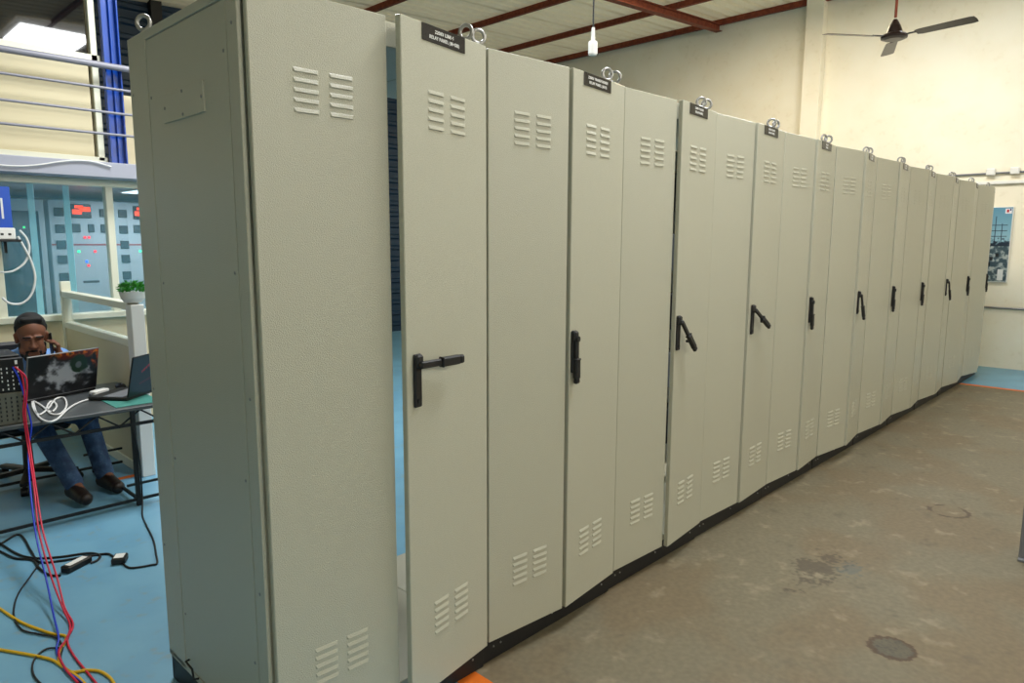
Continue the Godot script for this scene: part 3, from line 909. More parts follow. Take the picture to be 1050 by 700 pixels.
	cable("coiled_lead", [Vector3(-5.040, 1.724, -1.372), Vector3(-5.040, 1.661, -1.413), Vector3(-5.040, 1.574, -1.427), Vector3(-5.040, 1.471, -1.392), Vector3(-5.040, 1.402, -1.313), Vector3(-5.040, 1.388, -1.233), Vector3(-5.040, 1.413, -1.165)], 0.009, M.cable_white, "white lead looping high below the network switch")
	cable("coiled_lead", [Vector3(-5.030, 1.676, -1.353), Vector3(-5.030, 1.582, -1.392), Vector3(-5.030, 1.471, -1.430), Vector3(-5.030, 1.334, -1.447), Vector3(-5.030, 1.199, -1.409), Vector3(-5.030, 1.131, -1.336), Vector3(-5.030, 1.136, -1.257), Vector3(-5.030, 1.186, -1.209)], 0.009, M.cable_white, "white lead in the larger loop hanging below network switch")
	# lamps inside the control room
	for p in [Vector3(-6.2, 2.155, -2.75), Vector3(-6.2, 2.155, -0.3)]:
		var lp := thing("ceiling_lamp", "flat white ceiling lamp inside control room %s" % ("near the lit meters" if p.z < -1.0 else "near the left edge"), "lamp", p)
		part("housing", bx(Vector3(0, 0.01, 0), Vector3(0.62, 0.02, 0.32), 0.003), M.white, lp)
		part("diffuser", bx(Vector3(0, -0.003, 0), Vector3(0.58, 0.006, 0.28)), glow(Color(0.85, 0.95, 1.0), 2.5), lp)
		var l := AreaLight3D.new()
		l.name = "lamp_light"
		l.area_size = Vector2(0.58, 0.28)
		l.light_energy = 2.6
		l.light_color = Color(0.90, 0.97, 1.0)
		l.shadow_enabled = true
		l.area_range = 30.0
		l.position = Vector3(0, -0.012, 0)
		l.rotation_degrees = Vector3(-90, 0, 0)
		lp.add_child(l)

func control_panels() -> void:
	var body := mat(Color(0.60, 0.63, 0.65), 0.5)
	var lab := ["grey control panel with a dark glass door behind control room glazing", "grey control panel with glowing orange display behind control room glazing", "grey control panel partly hidden behind the white mullion"]
	for k in 3:
		var z0: float = [-1.38, -2.03, -2.66][k]
		var t := thing("control_panel", lab[k], "control panel", Vector3(-7.35, 0, z0), 0.0, "control panels inside the control room")
		part("body", bx(Vector3(0, 1.04, -0.31), Vector3(0.7, 2.08, 0.61), 0.006), body, t)
		if k == 0:
			var d := part("glass_door", bx(Vector3(0.355, 1.15, -0.31), Vector3(0.02, 1.6, 0.5), 0.004), mat(Color(0.04, 0.09, 0.11), 0.1), t)
			part("indicator", bx(Vector3(0.367, 1.78, -0.42), Vector3(0.004, 0.02, 0.02)), glow(Color(0.1, 0.9, 0.4), 1.2), d)
			continue
		var st := part("mimic_line", bx(Vector3(0.352, 1.60, -0.31), Vector3(0.004, 0.018, 0.6)), mat(Color(0.55, 0.12, 0.12), 0.5), t)
		for m in [[1.95, -0.10], [1.77, -0.10], [1.60, -0.10], [1.44, -0.10], [1.25, -0.10], [1.95, -0.54], [1.78, -0.54], [1.78, -0.40], [1.78, -0.25]]:
			part("meter", bx(Vector3(0.356, m[0], m[1]), Vector3(0.02, 0.09, 0.09 if m[1] != -0.40 else 0.06), 0.004), M.black, t)
		var dp := part("display", bx(Vector3(0.358, 1.965, -0.31), Vector3(0.02, 0.15, 0.20), 0.004), mat(Color(0.05, 0.02, 0.02), 0.3), t)
		for q in [[1.985, -0.35, 0.10, 0.05], [1.955, -0.27, 0.09, 0.05], [2.01, -0.29, 0.08, 0.03]]:
			part("digits", bx(Vector3(0.369, q[0], q[1]), Vector3(0.003, q[3], q[2])), glow(Color(1.0, 0.25, 0.04), 1.6), dp)
		for q in [[1.68, -0.33, "r"], [1.68, -0.37, "r"], [1.525, -0.26, "g"], [1.525, -0.42, "r"], [1.415, -0.33, "b"], [1.37, -0.345, "r"]]:
			var cc: Color = {"r": Color(1.0, 0.08, 0.15), "g": Color(0.2, 1.0, 0.6), "b": Color(0.15, 0.4, 1.0)}[q[2]]
			part("indicator", bx(Vector3(0.358, q[0], q[1]), Vector3(0.016, 0.026, 0.026), 0.005), glow(cc, 1.6), t)
		part("nameplate", bx(Vector3(0.352, 1.19, -0.36), Vector3(0.004, 0.025, 0.16)), M.black, t)

# ---------------------------------------------------------------- table, laptops, test gear
func work_table() -> void:
	var y := 0.63
	var t := thing("work_table", "low dark steel table with truss frame in front of seated man", "table", Vector3(-3.2, 0, -0.475))
	part("table_top", bx(Vector3(-0.01, y - 0.012, 0.0), Vector3(0.94, 0.024, 2.26), 0.004), mat(Color(0.30, 0.315, 0.32), 0.28), t)
	var low := 0.52
	for x in [0.44, -0.46]:
		if x > 0.0: part("rail", bx(Vector3(x, low, 0.0), Vector3(0.018, 0.018, 2.24)), M.black, t)
		part("foot_rail", bx(Vector3(x, 0.04, 0.0), Vector3(0.016, 0.016, 2.24)), M.black, t)
		part("foot_rail", bx(Vector3(x, 0.14, -1.0), Vector3(0.014, 0.014, 0.25)), M.black, t)
		for k in (9 if x > 0.0 else 0):
			var s := Sh.new()
			var z0 := 1.06 - 0.24 * k
			s.cyl(Vector3(x, low, z0), Vector3(x, y - 0.024, z0 - 0.12), 0.006, 0.006, 6)
			s.cyl(Vector3(x, y - 0.024, z0 - 0.12), Vector3(x, low, z0 - 0.24), 0.006, 0.006, 6)
			part("brace", s, M.black, t)
		for z in [1.05, -0.935]:
			part("leg", bx(Vector3(x, (y - 0.024) / 2, z), Vector3(0.026, y - 0.024, 0.026), 0.003), M.black, t)
	for z in [1.05, -0.935]: part("cross_rail", bx(Vector3(-0.01, 0.04, z), Vector3(0.9, 0.016, 0.016)), M.black, t)
	# laptop with a picture skin on the lid
	laptop(Vector3(-3.38, y, -1.19), 20.0, 0.47, 0.285, lid_picture(), "open laptop with an orange and grey picture on its lid", M.steel)
	var red := Image.create(128, 88, false, Image.FORMAT_RGB8)
	red.fill(Color(0.06, 0.06, 0.075))
	for k in 46:
		for j in 5:
			red.set_pixel(mini(127, 44 + k + (j if k % 9 > 4 else 0)), clampi(34 - int(k * 0.42) + j, 0, 87), Color(0.62, 0.06, 0.14))
			red.set_pixel(mini(127, 40 + k), clampi(60 - int(k * 0.15) + j, 0, 87), Color(0.28, 0.06, 0.10))
	laptop(Vector3(-3.02, y + 0.004, -1.56), 38.0, 0.31, 0.265, red, "open black laptop with a red mark on its lid", M.black)
	single("desk_mat", bx(Vector3(0, 0.002, 0), Vector3(0.34, 0.004, 0.27), 0.001), mat(Color(0.22, 0.50, 0.46), 0.7), "sea green mat on table under the black laptop", "mat", "", Vector3(-2.96, y, -1.465))
	var ms := thing("computer_mouse", "small black mouse on table between the two laptops", "mouse", Vector3(-3.42, y, -1.55))
	var s := Sh.new()
	s.ball(Vector3(0, 0.012, 0), Vector3(0.055, 0.024, 0.032))
	part("shell", s, M.black, ms)
	part("wheel", bx(Vector3(0.03, 0.034, 0), Vector3(0.016, 0.006, 0.006), 0.002), M.grey, ms)
	# relay test set: black instrument on grey perforated unit
	var a := thing("amplifier_unit", "grey perforated test unit on table at left picture edge", "instrument", Vector3(-2.92, y, -0.66))
	part("case", bx(Vector3(0, 0.09, 0), Vector3(0.30, 0.18, 0.44), 0.006), mat(Color(0.36, 0.36, 0.31), 0.5), a)
	var hole := bx(Vector3.ZERO, Vector3(0.003, 0.012, 0.007)).mesh()
	for j in 6:
		for k in 10: put(hole, "vent_slot", M.black, a, Transform3D(Basis(), Vector3(0.151, 0.03 + j * 0.024, -0.2 + k * 0.026)))
	var b := thing("relay_test_set", "black relay test set with rows of white sockets on perforated unit", "instrument", Vector3(-2.92, y + 0.181, -0.66))
	part("case", bx(Vector3(0, 0.095, 0), Vector3(0.30, 0.19, 0.44), 0.006), mat(Color(0.03, 0.033, 0.038), 0.35), b)
	part("lid", bx(Vector3(-0.01, 0.197, 0), Vector3(0.28, 0.014, 0.42), 0.005), M.black, b)
	var sock := bx(Vector3.ZERO, Vector3(0.006, 0.010, 0.005)).mesh()
	for j in 6:
		for k in 9:
			if (j * 5 + k * 3) % 7 == 0: continue
			put(sock, "socket", M.letter, b, Transform3D(Basis(), Vector3(0.152, 0.02 + j * 0.023, -0.19 + k * 0.025)))
	part("badge", bx(Vector3(0.151, 0.165, -0.185), Vector3(0.003, 0.022, 0.012)), M.letter, b)
	# table cables
	cable("white_lead", [Vector3(-3.502, 0.638, -1.012), Vector3(-3.214, 0.638, -1.024), Vector3(-2.929, 0.638, -1.021), Vector3(-3.077, 0.638, -1.086), Vector3(-3.252, 0.638, -1.101), Vector3(-3.089, 0.638, -1.038), Vector3(-2.874, 0.638, -1.008), Vector3(-2.834, 0.638, -1.048), Vector3(-3.035, 0.638, -1.128), Vector3(-3.292, 0.638, -1.180), Vector3(-3.323, 0.638, -1.149), Vector3(-3.216, 0.638, -1.098), Vector3(-3.052, 0.638, -1.039), Vector3(-2.895, 0.638, -0.955), Vector3(-3.118, 0.638, -0.973), Vector3(-3.404, 0.638, -1.029), Vector3(-2.903, 0.638, -0.947), Vector3(-2.681, 0.638, -0.945), Vector3(-2.693, 0.638, -0.995), Vector3(-2.940, 0.638, -1.114), Vector3(-3.074, 0.638, -1.201), Vector3(-3.164, 0.638, -1.307)], 0.006, M.cable_white, "tangled white lead looped on table before the picture laptop")
	var ps := thing("white_adapter", "white plug block lying on table beside the picture laptop", "adapter", Vector3(-3.30, y, -1.385))
	part("block", bx(Vector3(0, 0.016, 0), Vector3(0.05, 0.032, 0.12), 0.006, Basis(Vector3.UP, 0.5)), M.white, ps)
	part("pin", bx(Vector3(0.035, 0.016, 0.06), Vector3(0.012, 0.012, 0.02), 0.002, Basis(Vector3.UP, 0.5)), M.grey, ps)
	cable("hanging_red_lead", [Vector3(-2.755, 0.953, -0.835), Vector3(-2.745, 0.907, -0.861), Vector3(-2.735, 0.793, -0.863), Vector3(-2.725, 0.687, -0.848), Vector3(-2.686, 0.500, -0.848), Vector3(-2.398, 0.360, -0.803), Vector3(-2.114, 0.220, -0.752), Vector3(-1.827, 0.100, -0.727), Vector3(-1.615, 0.030, -0.717), Vector3(-1.462, 0.008, -0.707), Vector3(-1.343, 0.014, -0.664), Vector3(-1.265, 0.012, -0.618), Vector3(-1.129, 0.012, -0.605), Vector3(-0.993, 0.006, -0.615)], 0.0045, M.cable_pink, "crimson lead dropping from test set to floor, left one of two")
	cable("hanging_red_lead", [Vector3(-2.750, 0.941, -0.846), Vector3(-2.735, 0.884, -0.879), Vector3(-2.725, 0.766, -0.868), Vector3(-2.720, 0.686, -0.856), Vector3(-2.679, 0.500, -0.856), Vector3(-2.391, 0.360, -0.810), Vector3(-2.100, 0.220, -0.766), Vector3(-1.807, 0.100, -0.745), Vector3(-1.631, 0.020, -0.728), Vector3(-1.466, 0.006, -0.719), Vector3(-1.347, 0.006, -0.668), Vector3(-1.212, 0.006, -0.655), Vector3(-1.034, 0.006, -0.659), Vector3(-0.910, 0.006, -0.663)], 0.0045, M.cable_pink, "crimson lead dropping from test set to floor, kinking right")
	cable("hanging_blue_lead", [Vector3(-2.757, 0.953, -0.826), Vector3(-2.742, 0.876, -0.849), Vector3(-2.730, 0.681, -0.876), Vector3(-2.720, 0.599, -0.877), Vector3(-2.683, 0.490, -0.847), Vector3(-2.412, 0.360, -0.789), Vector3(-2.056, 0.220, -0.728), Vector3(-1.820, 0.100, -0.706), Vector3(-1.567, 0.030, -0.672), Vector3(-1.374, 0.018, -0.644), Vector3(-1.298, 0.006, -0.618), Vector3(-1.143, 0.006, -0.604), Vector3(-0.959, 0.006, -0.632)], 0.0045, M.cable_blue, "blue lead dropping from test set to the floor")
	# office chair of the seated man
	var c := thing("office_chair", "black office chair under the seated man", "chair", Vector3(-3.74, 0, -1.04))
	part("seat", bx(Vector3(-0.08, 0.40, 0), Vector3(0.48, 0.07, 0.48), 0.025), M.black, c)
	part("backrest", bx(Vector3(-0.40, 0.72, 0), Vector3(0.05, 0.42, 0.42), 0.02), M.black, c)
	part("back_bar", bx(Vector3(-0.38, 0.44, 0), Vector3(0.03, 0.24, 0.06), 0.006), M.black, c)
	s = Sh.new()
	s.cyl(Vector3(0, 0.07, 0), Vector3(0, 0.37, 0), 0.034, 0.026, 12)
	part("gas_column", s, M.black, c)
	for k in 5:
		var d := Vector3(cos(TAU * k / 5 + 0.3), 0, sin(TAU * k / 5 + 0.3))
		var am := Sh.new()
		am.seg_box(Vector3(0, 0.095, 0), d * 0.30 + Vector3(0, 0.075, 0), 0.05, 0.03, 0.006)
		var ar := part("base_arm", am, M.black, c)
		var cs := Sh.new()
		var sd := d.cross(Vector3.UP) * 0.02
		cs.cyl(d * 0.30 + Vector3(0, 0.028, 0) - sd, d * 0.30 + Vector3(0, 0.028, 0) + sd, 0.028, 0.028, 12)
		cs.cyl(d * 0.30 + Vector3(0, 0.028, 0), d * 0.30 + Vector3(0, 0.07, 0), 0.01, 0.01, 8)
		part("castor", cs, M.black, ar)

func lid_picture() -> Image:
	var im := Image.create(160, 108, false, Image.FORMAT_RGB8)
	var nz := noise(61, 0.03, 4)
	for y in 108:
		for x in 160:
			var q := nz.get_noise_2d(x, y)
			var u := x / 160.0
			var v := y / 108.0
			var c := Color(0.07, 0.08, 0.09)
			var cl := smoothstep(0.62, 0.25, Vector2((u - 0.52) / 0.62, (v - 0.52) / 0.62).length() + q * 0.45)
			c = c.lerp(Color(0.60, 0.62, 0.64), cl)
			var top := smoothstep(0.02, 0.16, 0.20 - v + q * 0.22 + (u - 0.5) * 0.12) * smoothstep(0.2, 0.4, u)
			c = c.lerp(Color(0.92, 0.48, 0.06).lerp(Color(0.30, 0.07, 0.02), smoothstep(0.0, 0.5, q + 0.2)), top)
			top = smoothstep(0.06, 0.16, u - 0.84 + q * 0.2) * smoothstep(0.55, 0.3, v)
			c = c.lerp(Color(0.72, 0.30, 0.05), top)
			var d := Vector2((u - 0.70) / 0.14, (v - 0.30) / 0.26).length() + q * 0.5
			c = c.lerp(Color(0.05, 0.16, 0.08), smoothstep(1.0, 0.7, d))
			d = Vector2((u - 0.70) / 0.05, (v - 0.34) / 0.09).length()
			c = c.lerp(Color(0.34, 0.37, 0.38), smoothstep(1.1, 0.7, d))
			c = c.lerp(Color(0.07, 0.07, 0.08), smoothstep(0.75, 0.95, v + q * 0.3))
			im.set_pixel(x, y, c)
	return im

# lid leans out towards +x ; turn is about the vertical
func laptop(at: Vector3, turn: float, w: float, h: float, pic: Image, label: String, edge: Material) -> void:
	var t := thing("laptop", label, "laptop", at, deg_to_rad(turn), "laptops on the steel table")
	part("base", bx(Vector3(-h / 2 - 0.005, 0.011, 0), Vector3(h, 0.020, w), 0.004), M.black, t)
	part("keyboard", bx(Vector3(-h / 2 + 0.02, 0.0215, 0), Vector3(h * 0.5, 0.003, w * 0.88)), M.grey, t)
	var lean := Basis(Vector3(0, 0, 1), deg_to_rad(-12.0))
	part("lid", bx(lean * Vector3(0, h / 2, 0) + Vector3(0, 0.022, 0), Vector3(0.010, h, w), 0.003, lean), edge, t)
	var m := mat(Color.WHITE, 0.3)
	m.albedo_texture = ImageTexture.create_from_image(pic)
	var s := Sh.new()
	s.has_uv = true
	var c := []
	for k in [[0.006, 1], [0.006, -1], [h - 0.006, -1], [h - 0.006, 1]]: c.append(lean * Vector3(0.0056, k[0], k[1] * (w / 2 - 0.006)) + Vector3(0, 0.022, 0))
	s.quad(c[0], c[1], c[2], c[3], lean * Vector3(1, 0, 0))
	for p in s.v:
		var q: Vector3 = lean.inverse() * (p - Vector3(0, 0.022, 0))
		s.uv.append(Vector2(0.5 - q.z / w, 1.0 - q.y / h))
	part("lid_print", s, m, t)

func floor_cables() -> void:
	cable("floor_cable", [Vector3(-2.947, 0.006, -0.635), Vector3(-2.680, 0.006, -0.678), Vector3(-2.454, 0.006, -0.714), Vector3(-2.337, 0.006, -0.763), Vector3(-2.260, 0.006, -0.854), Vector3(-2.204, 0.006, -0.974), Vector3(-2.134, 0.006, -1.010), Vector3(-2.077, 0.006, -0.985), Vector3(-2.065, 0.006, -0.950)], 0.006, M.cable_black, "black cable on blue floor running to the longer power brick")
	cable("floor_cable", [Vector3(-2.771, 0.006, -0.607), Vector3(-2.562, 0.006, -0.657), Vector3(-2.409, 0.006, -0.692), Vector3(-2.318, 0.006, -0.750), Vector3(-2.190, 0.006, -0.752), Vector3(-2.070, 0.006, -0.767), Vector3(-2.017, 0.006, -0.804)], 0.006, M.cable_black, "black cable on blue floor entering the power brick from the left")
	cable("floor_cable", [Vector3(-2.564, 0.006, -0.574), Vector3(-2.665, 0.006, -0.676), Vector3(-2.742, 0.006, -0.779), Vector3(-2.444, 0.006, -0.772), Vector3(-2.267, 0.006, -0.769), Vector3(-2.208, 0.006, -0.842), Vector3(-2.170, 0.006, -0.943), Vector3(-2.139, 0.006, -1.021), Vector3(-2.110, 0.006, -1.049), Vector3(-2.038, 0.006, -1.056)], 0.006, M.cable_black, "black cable on blue floor joining the square power brick")
	cable("floor_cable", [Vector3(-1.951, 0.006, -1.062), Vector3(-1.861, 0.006, -1.074), Vector3(-1.821, 0.006, -1.158), Vector3(-1.823, 0.006, -1.187), Vector3(-1.947, 0.006, -1.225), Vector3(-2.139, 0.006, -1.278), Vector3(-2.382, 0.006, -1.324), Vector3(-2.555, 0.006, -1.361), Vector3(-2.725, 0.050, -1.420), Vector3(-2.725, 0.300, -1.420), Vector3(-2.730, 0.500, -1.400)], 0.005, M.cable_black, "thin black lead from square power brick up to the table leg")
	cable("floor_cable", [Vector3(-2.241, 0.006, -0.763), Vector3(-2.102, 0.006, -0.693), Vector3(-1.937, 0.006, -0.612), Vector3(-1.744, 0.006, -0.560), Vector3(-1.579, 0.006, -0.556), Vector3(-1.482, 0.006, -0.598), Vector3(-1.410, 0.006, -0.637), Vector3(-1.313, 0.006, -0.642), Vector3(-1.225, 0.006, -0.614), Vector3(-1.121, 0.006, -0.609), Vector3(-0.983, 0.006, -0.625)], 0.004, M.cable_black, "thin black lead arching on blue floor past yellow cables")
	cable("floor_cable", [Vector3(-1.303, 0.006, -0.633), Vector3(-1.334, 0.006, -0.593), Vector3(-1.307, 0.006, -0.553), Vector3(-1.244, 0.006, -0.524), Vector3(-1.159, 0.006, -0.512), Vector3(-1.066, 0.006, -0.520)], 0.004, M.cable_black, "thin black loop on blue floor at the bottom edge")
	cable("yellow_cable", [Vector3(-1.958, 0.006, -0.505), Vector3(-1.847, 0.006, -0.529), Vector3(-1.658, 0.006, -0.565), Vector3(-1.526, 0.006, -0.607), Vector3(-1.438, 0.006, -0.641), Vector3(-1.386, 0.006, -0.671), Vector3(-1.331, 0.006, -0.654), Vector3(-1.274, 0.006, -0.623), Vector3(-1.198, 0.006, -0.604), Vector3(-1.121, 0.006, -0.609), Vector3(-1.033, 0.006, -0.626), Vector3(-0.959, 0.006, -0.632)], 0.006, M.cable_yellow, "yellow cable on blue floor crossing the crimson leads")
	cable("yellow_cable", [Vector3(-1.511, 0.006, -0.430), Vector3(-1.461, 0.006, -0.460), Vector3(-1.337, 0.006, -0.533), Vector3(-1.238, 0.006, -0.584), Vector3(-1.153, 0.006, -0.603), Vector3(-1.084, 0.006, -0.619), Vector3(-1.060, 0.006, -0.659), Vector3(-1.016, 0.006, -0.693), Vector3(-0.949, 0.006, -0.708), Vector3(-0.881, 0.006, -0.707)], 0.006, M.cable_yellow, "yellow cable curving along the bottom edge of blue floor")
	var k := 0
	for a in [[[Vector3(-2.041, 0.000, -0.827), Vector3(-2.112, 0.000, -0.954)], 0.145, "longer black power brick with white label on blue floor"], [[Vector3(-1.935, 0.000, -1.033), Vector3(-2.035, 0.000, -1.092)], 0.075, "small square black power brick with white label on blue floor"]]:
		var p: Vector3 = a[0][0]
		var q: Vector3 = a[0][1]
		var d := (q - p)
		var t := thing("power_brick", a[2], "power adapter", Vector3((p.x + q.x) / 2, 0, (p.z + q.z) / 2), atan2(d.x, d.z), "power bricks on the blue floor")
		part("case", bx(Vector3(0, 0.017, 0), Vector3(0.055 if k == 0 else 0.065, 0.034, a[1]), 0.006), M.black, t)
		part("label", bx(Vector3(0, 0.0345, 0), Vector3(0.034 if k == 0 else 0.045, 0.001, a[1] * 0.72)), M.white, t)
		k += 1

func overhead() -> void:
	# ceiling fan
	var hub := Vector3(-0.10, 3.327, -6.52)
	var top := roof_y(hub.z)
	var f := thing("ceiling_fan", "brown three-blade ceiling fan hanging before the far wall", "fan", hub)
	var dk := mat(Color(0.15, 0.09, 0.07), 0.3, 0.2)
	var s := Sh.new()
	s.cyl(Vector3(0, 0.14, 0), Vector3(0, top - hub.y, 0), 0.011, 0.011, 10)
	part("down_rod", s, M.oxide, f)
	s = Sh.new()
	s.lathe(Vector3.ZERO, [[0.0, -0.035], [0.07, -0.035], [0.098, -0.024], [0.102, -0.008], [0.092, 0.006], [0.062, 0.018], [0.056, 0.04], [0.044, 0.075], [0.030, 0.10], [0.016, 0.125], [0.0, 0.125]], 24)
	part("motor", s, dk, f)
	s = Sh.new()
	s.lathe(Vector3(0, top - hub.y - 0.10, 0), [[0.0, 0.0], [0.03, 0.0], [0.055, 0.06], [0.06, 0.10], [0.0, 0.10]], 16)
	part("canopy", s, dk, f)
	for k in 3:
		var ang := deg_to_rad(FAN_A + 120.0 * k)
		var b := Sh.new()
		var poly := PackedVector2Array([Vector2(0.17, -0.035), Vector2(0.20, -0.046), Vector2(0.57, -0.054), Vector2(0.60, -0.046), Vector2(0.605, 0.0), Vector2(0.60, 0.046), Vector2(0.57, 0.054), Vector2(0.20, 0.046), Vector2(0.17, 0.035)])
		b.prism(poly, -0.002, 0.002, Vector3.ZERO, Basis(Vector3(1, 0, 0), deg_to_rad(-90.0 - 11.0)))
		var bl := part("blade", b, dk, f, Transform3D(Basis(Vector3.UP, ang), Vector3(0, -0.012, 0)))
		var ir := Sh.new()
		ir.box(Vector3(0.145, 0.004, 0), Vector3(0.11, 0.006, 0.03), 0.002)
		part("blade_iron", ir, M.black, bl)
	# hanging lamp
	var lp := thing("hanging_bulb", "white unlit bulb in holder hanging on a wire from roof", "lamp", Vector3(-1.385, 2.96, -4.17))
	s = Sh.new()
	s.cyl(Vector3(0, 0.19, 0), Vector3(0, roof_y(-4.17) - 2.96, 0), 0.006, 0.006, 6)
	part("wire", s, M.cable_black, lp)
	s = Sh.new()
	s.cyl(Vector3(0, 0.10, 0), Vector3(0, 0.19, 0), 0.016, 0.012, 12)
	part("holder", s, M.white, lp)
	s = Sh.new()
	s.lathe(Vector3.ZERO, [[0.0, 0.0], [0.028, 0.002], [0.033, 0.01], [0.034, 0.075], [0.030, 0.095], [0.016, 0.105], [0.0, 0.105]], 18)
	part("bulb", s, M.white, lp)
const FAN_A := 111.0

# ---------------------------------------------------------------- seated man with a phone
func person() -> void:
	var o := Vector3(-3.74, 0.0, -1.04)
	var hd := Vector3(-3.70, 1.0, -1.115)
	var skin := mat(Color(0.47, 0.30, 0.22), 0.62)
	var body := Node3D.new()
	# head frame: looks along +x, turned to the camera side, tilted down
	var hb := Basis(Vector3.UP, deg_to_rad(-6.0)) * Basis(Vector3(0, 0, 1), deg_to_rad(-14.0))
	var H := func(x: float, y: float, z: float) -> Vector3: return hd + hb * Vector3(x, y, z)
	var rot_el := func(c: Vector3, r: Vector3) -> Array: return [H.call(c.x, c.y, c.z), r]
	var head := [
		rot_el.call(Vector3(-0.012, 0.045, 0), Vector3(0.098, 0.098, 0.083)),
		rot_el.call(Vector3(0.025, -0.045, 0), Vector3(0.075, 0.088, 0.066)),
		[H.call(0.070, -0.105, 0.022), H.call(0.070, -0.105, -0.022), 0.030, 0.030],
		[H.call(0.04, -0.08, 0.048), H.call(0.04, -0.08, -0.048), 0.030, 0.030],
		[H.call(0.086, 0.012, 0), H.call(0.108, -0.034, 0), 0.010, 0.017],
		[H.call(0.100, -0.036, 0.014), H.call(0.100, -0.036, -0.014), 0.010, 0.010],
		[H.call(0.084, 0.026, 0.052), H.call(0.088, 0.026, 0.016), 0.010, 0.012],
		[H.call(0.084, 0.026, -0.052), H.call(0.088, 0.026, -0.016), 0.010, 0.012],
		[H.call(0.092, -0.072, 0.02), H.call(0.092, -0.072, -0.02), 0.009, 0.009],
		[H.call(-0.005, 0.02, 0.086), H.call(0.0, -0.03, 0.083), 0.014, 0.010],
		[H.call(-0.005, 0.02, -0.086), H.call(0.0, -0.03, -0.083), 0.014, 0.010],
		[H.call(-0.03, -0.07, 0), Vector3(-3.84, 0.84, -1.10), 0.055, 0.062]]
	var parts := Sh.new()
	# skin: one continuous figure, clothes lie over it
	var shL := Vector3(-3.86, 0.815, -1.30)
	var shR := Vector3(-3.86, 0.815, -0.90)
	var elL := Vector3(-3.66, 0.685, -1.40)
	var elR := Vector3(-3.72, 0.66, -0.86)
	var haL := Vector3(-3.645, 0.855, -1.255)
	var haR := Vector3(-3.52, 0.665, -1.02)
	var hipL := Vector3(-3.90, 0.50, -1.14)
	var hipR := Vector3(-3.90, 0.50, -0.96)
	var knL := Vector3(-3.46, 0.48, -1.33)
	var knR := Vector3(-3.46, 0.46, -1.06)
	var anL := Vector3(-3.24, 0.11, -1.36)
	var anR := Vector3(-3.12, 0.12, -1.15)
	var bones := [
		[Vector3(-3.90, 0.50, -1.05), Vector3(-3.90, 0.62, -1.07), 0.125, 0.12],
		[Vector3(-3.90, 0.62, -1.03), Vector3(-3.87, 0.76, -1.04), 0.115, 0.12],
		[Vector3(-3.90, 0.62, -1.11), Vector3(-3.87, 0.76, -1.16), 0.115, 0.12],
		[shL, shR, 0.062, 0.062],
		[shL, elL, 0.050, 0.040], [elL, haL, 0.038, 0.028],
		[shR, elR, 0.050, 0.040], [elR, haR, 0.038, 0.028],
		[hipL, knL, 0.085, 0.058], [knL, anL, 0.052, 0.036],
		[hipR, knR, 0.085, 0.058], [knR, anR, 0.052, 0.036],
		[anL, anL + Vector3(0.13, -0.06, -0.03), 0.034, 0.026],
		[anR, anR + Vector3(0.13, -0.06, -0.03), 0.034, 0.026],
		[Vector3(-3.84, 0.80, -1.10), H.call(-0.03, -0.05, 0), 0.062, 0.055]]
	var me := MeshInstance3D.new()
	me.name = numbered("person")
	# head and phone hand need a finer grid; everything is joined into one mesh
	var joined := SurfaceTool.new()
	joined.begin(Mesh.PRIMITIVE_TRIANGLES)
	joined.append_from(flesh(bones, 0.014, 0.03), 0, Transform3D())
	joined.append_from(flesh(head, 0.0055, 0.016), 0, Transform3D())
	joined.append_from(flesh(hand(haL, Vector3(0.02, 0.98, 0.05), Vector3(0.2, 0.0, -0.98), 1.0), 0.0045, 0.008), 0, Transform3D())
	joined.append_from(flesh(hand(haR, Vector3(0.95, -0.1, -0.3), Vector3(0.1, 0.98, 0.0), -1.0), 0.0045, 0.008), 0, Transform3D())
	var at := Transform3D(Basis(), -o)
	var fin := SurfaceTool.new()
	fin.begin(Mesh.PRIMITIVE_TRIANGLES)
	fin.append_from(joined.commit(), 0, at)
	me.mesh = fin.commit()
	me.material_override = skin
	me.position = o
	add_child(me, true)
	meta(me, "seated man in light blue shirt and jeans holding a phone to his ear", "person")
	# clothes
	var shirt := []
	for k in [0, 1, 2, 3, 4, 6]:
		var b: Array = bones[k].duplicate()
		b[2] += 0.014; b[3] += 0.014
		shirt.append(b)
	shirt.append([elL, elL.lerp(haL, 0.72), 0.050, 0.040])
	shirt.append([elR, elR.lerp(haR, 0.72), 0.050, 0.040])
	shirt.append([Vector3(-3.85, 0.835, -1.10), Vector3(-3.82, 0.865, -1.105), 0.082, 0.076])
	wear("shirt", flesh(shirt, 0.013, 0.03), mat(Color(0.42, 0.58, 0.80), 0.8), me, o)
	var jeans := []
	for k in [8, 9, 10, 11]:
		var b: Array = bones[k].duplicate()
		b[2] += 0.012; b[3] += 0.020
		jeans.append(b)
	jeans.append([Vector3(-3.90, 0.50, -1.14), Vector3(-3.90, 0.50, -0.96), 0.135, 0.135])
	var dm := mat(Color.WHITE, 0.85)
	tint(dm, Color(0.14, 0.23, 0.36), Color(0.24, 0.36, 0.50), Color(0.42, 0.52, 0.64), 0.02, 1.6, 71)
	wear("jeans", flesh(jeans, 0.014, 0.03), dm, me, o)
	for a in [[anL, -0.03], [anR, -0.02]]:
		var p: Vector3 = a[0]
		var f := Vector3(0.16, 0, a[1])
		wear("shoe", flesh([[p + Vector3(-0.045, -0.062, 0), p + f + Vector3(0.0, -0.068, 0), 0.044, 0.040], [p + Vector3(-0.01, -0.02, 0), p + f * 0.7 + Vector3(0, -0.055, 0), 0.046, 0.036]], 0.009, 0.02), mat(Color(0.12, 0.075, 0.05), 0.5), me, o)
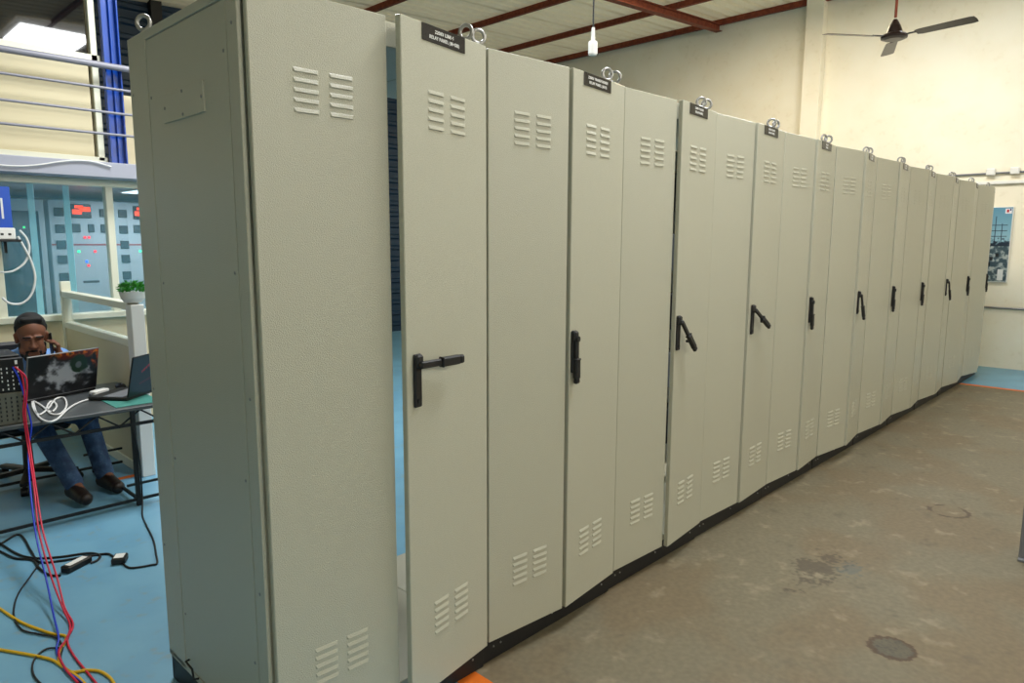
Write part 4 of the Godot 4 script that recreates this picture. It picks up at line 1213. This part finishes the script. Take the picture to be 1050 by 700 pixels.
	# hair, beard, brows, eyes, moustache
	var black := mat(Color(0.025, 0.022, 0.02), 0.7)
	var hair := [rot_el.call(Vector3(-0.030, 0.076, 0), Vector3(0.094, 0.088, 0.089)), [H.call(0.030, 0.130, 0.045), H.call(0.030, 0.130, -0.045), 0.022, 0.022],
		[H.call(-0.01, 0.07, 0.080), H.call(-0.02, 0.02, 0.078), 0.014, 0.010], [H.call(-0.01, 0.07, -0.080), H.call(-0.02, 0.02, -0.078), 0.014, 0.010]]
	wear("hair", flesh(hair, 0.007, 0.012), black, me, o)
	var beard := [[H.call(0.072, -0.113, 0.024), H.call(0.072, -0.113, -0.024), 0.033, 0.033], [H.call(0.045, -0.098, 0.048), H.call(0.012, -0.045, 0.066), 0.026, 0.015], [H.call(0.045, -0.098, -0.048), H.call(0.012, -0.045, -0.066), 0.026, 0.015],
		[H.call(0.102, -0.058, 0.0), H.call(0.086, -0.072, 0.036), 0.010, 0.009], [H.call(0.102, -0.058, 0.0), H.call(0.086, -0.072, -0.036), 0.010, 0.009], [H.call(0.088, -0.075, 0.036), H.call(0.078, -0.10, 0.034), 0.009, 0.010], [H.call(0.088, -0.075, -0.036), H.call(0.078, -0.10, -0.034), 0.009, 0.010]]
	wear("beard", flesh(beard, 0.006, 0.008), black, me, o)
	for sd in [-1.0, 1.0]:
		var br := Sh.new()
		br.tube(PackedVector3Array([H.call(0.100, 0.034, sd * 0.014), H.call(0.099, 0.036, sd * 0.034), H.call(0.088, 0.032, sd * 0.056)]), 0.006, 6)
		wear("eyebrow", br.mesh(), black, me, o)
		var ey := Sh.new()
		ey.ball(H.call(0.080, 0.016, sd * 0.034), Vector3(0.012, 0.008, 0.014), 10, 6)
		wear("eye", ey.mesh(), mat(Color(0.10, 0.08, 0.07), 0.3), me, o)
	var ph := thing("mobile_phone", "black phone held against the seated man's ear", "phone", Vector3(-3.675, 0.875, -1.218))
	part("case", bx(Vector3(0.0, 0.075, 0), Vector3(0.068, 0.14, 0.009), 0.003, Basis(Vector3(0, 0, 1), deg_to_rad(14.0))), M.black, ph)

func wear(called: String, m: ArrayMesh, mt: Material, parent: Node3D, o: Vector3) -> void:
	put(m, called, mt, parent, Transform3D(Basis(), -o))

# palm, four curled fingers and a thumb; dir: wrist to knuckles, back: back of the hand
func hand(wr: Vector3, dir: Vector3, back: Vector3, side: float) -> Array:
	dir = dir.normalized()
	back = (back - dir * back.dot(dir)).normalized()
	var across := dir.cross(back) * side
	var b := [[wr, wr + dir * 0.03, 0.026, 0.024]]
	for k in 4:
		var off := across * (0.030 - 0.020 * k)
		b.append([wr + dir * 0.02 + off * 0.6, wr + dir * 0.085 + off, 0.015, 0.011])
		var ln: float = [0.036, 0.042, 0.040, 0.030][k]
		var p1 := wr + dir * 0.085 + off
		var p2 := p1 + (dir * 0.75 - back * 0.65) * ln
		var p3 := p2 + (dir * 0.1 - back * 0.99) * ln * 0.7
		b.append([p1, p2, 0.0098, 0.009])
		b.append([p2, p3, 0.009, 0.008])
	var t0 := wr + dir * 0.03 + across * 0.026
	var t1 := t0 + (dir * 0.55 + across * 0.5 - back * 0.6).normalized() * 0.038
	b.append([t0, t1, 0.013, 0.011])
	b.append([t1, t1 + (dir * 0.8 - back * 0.5).normalized() * 0.03, 0.011, 0.009])
	return b
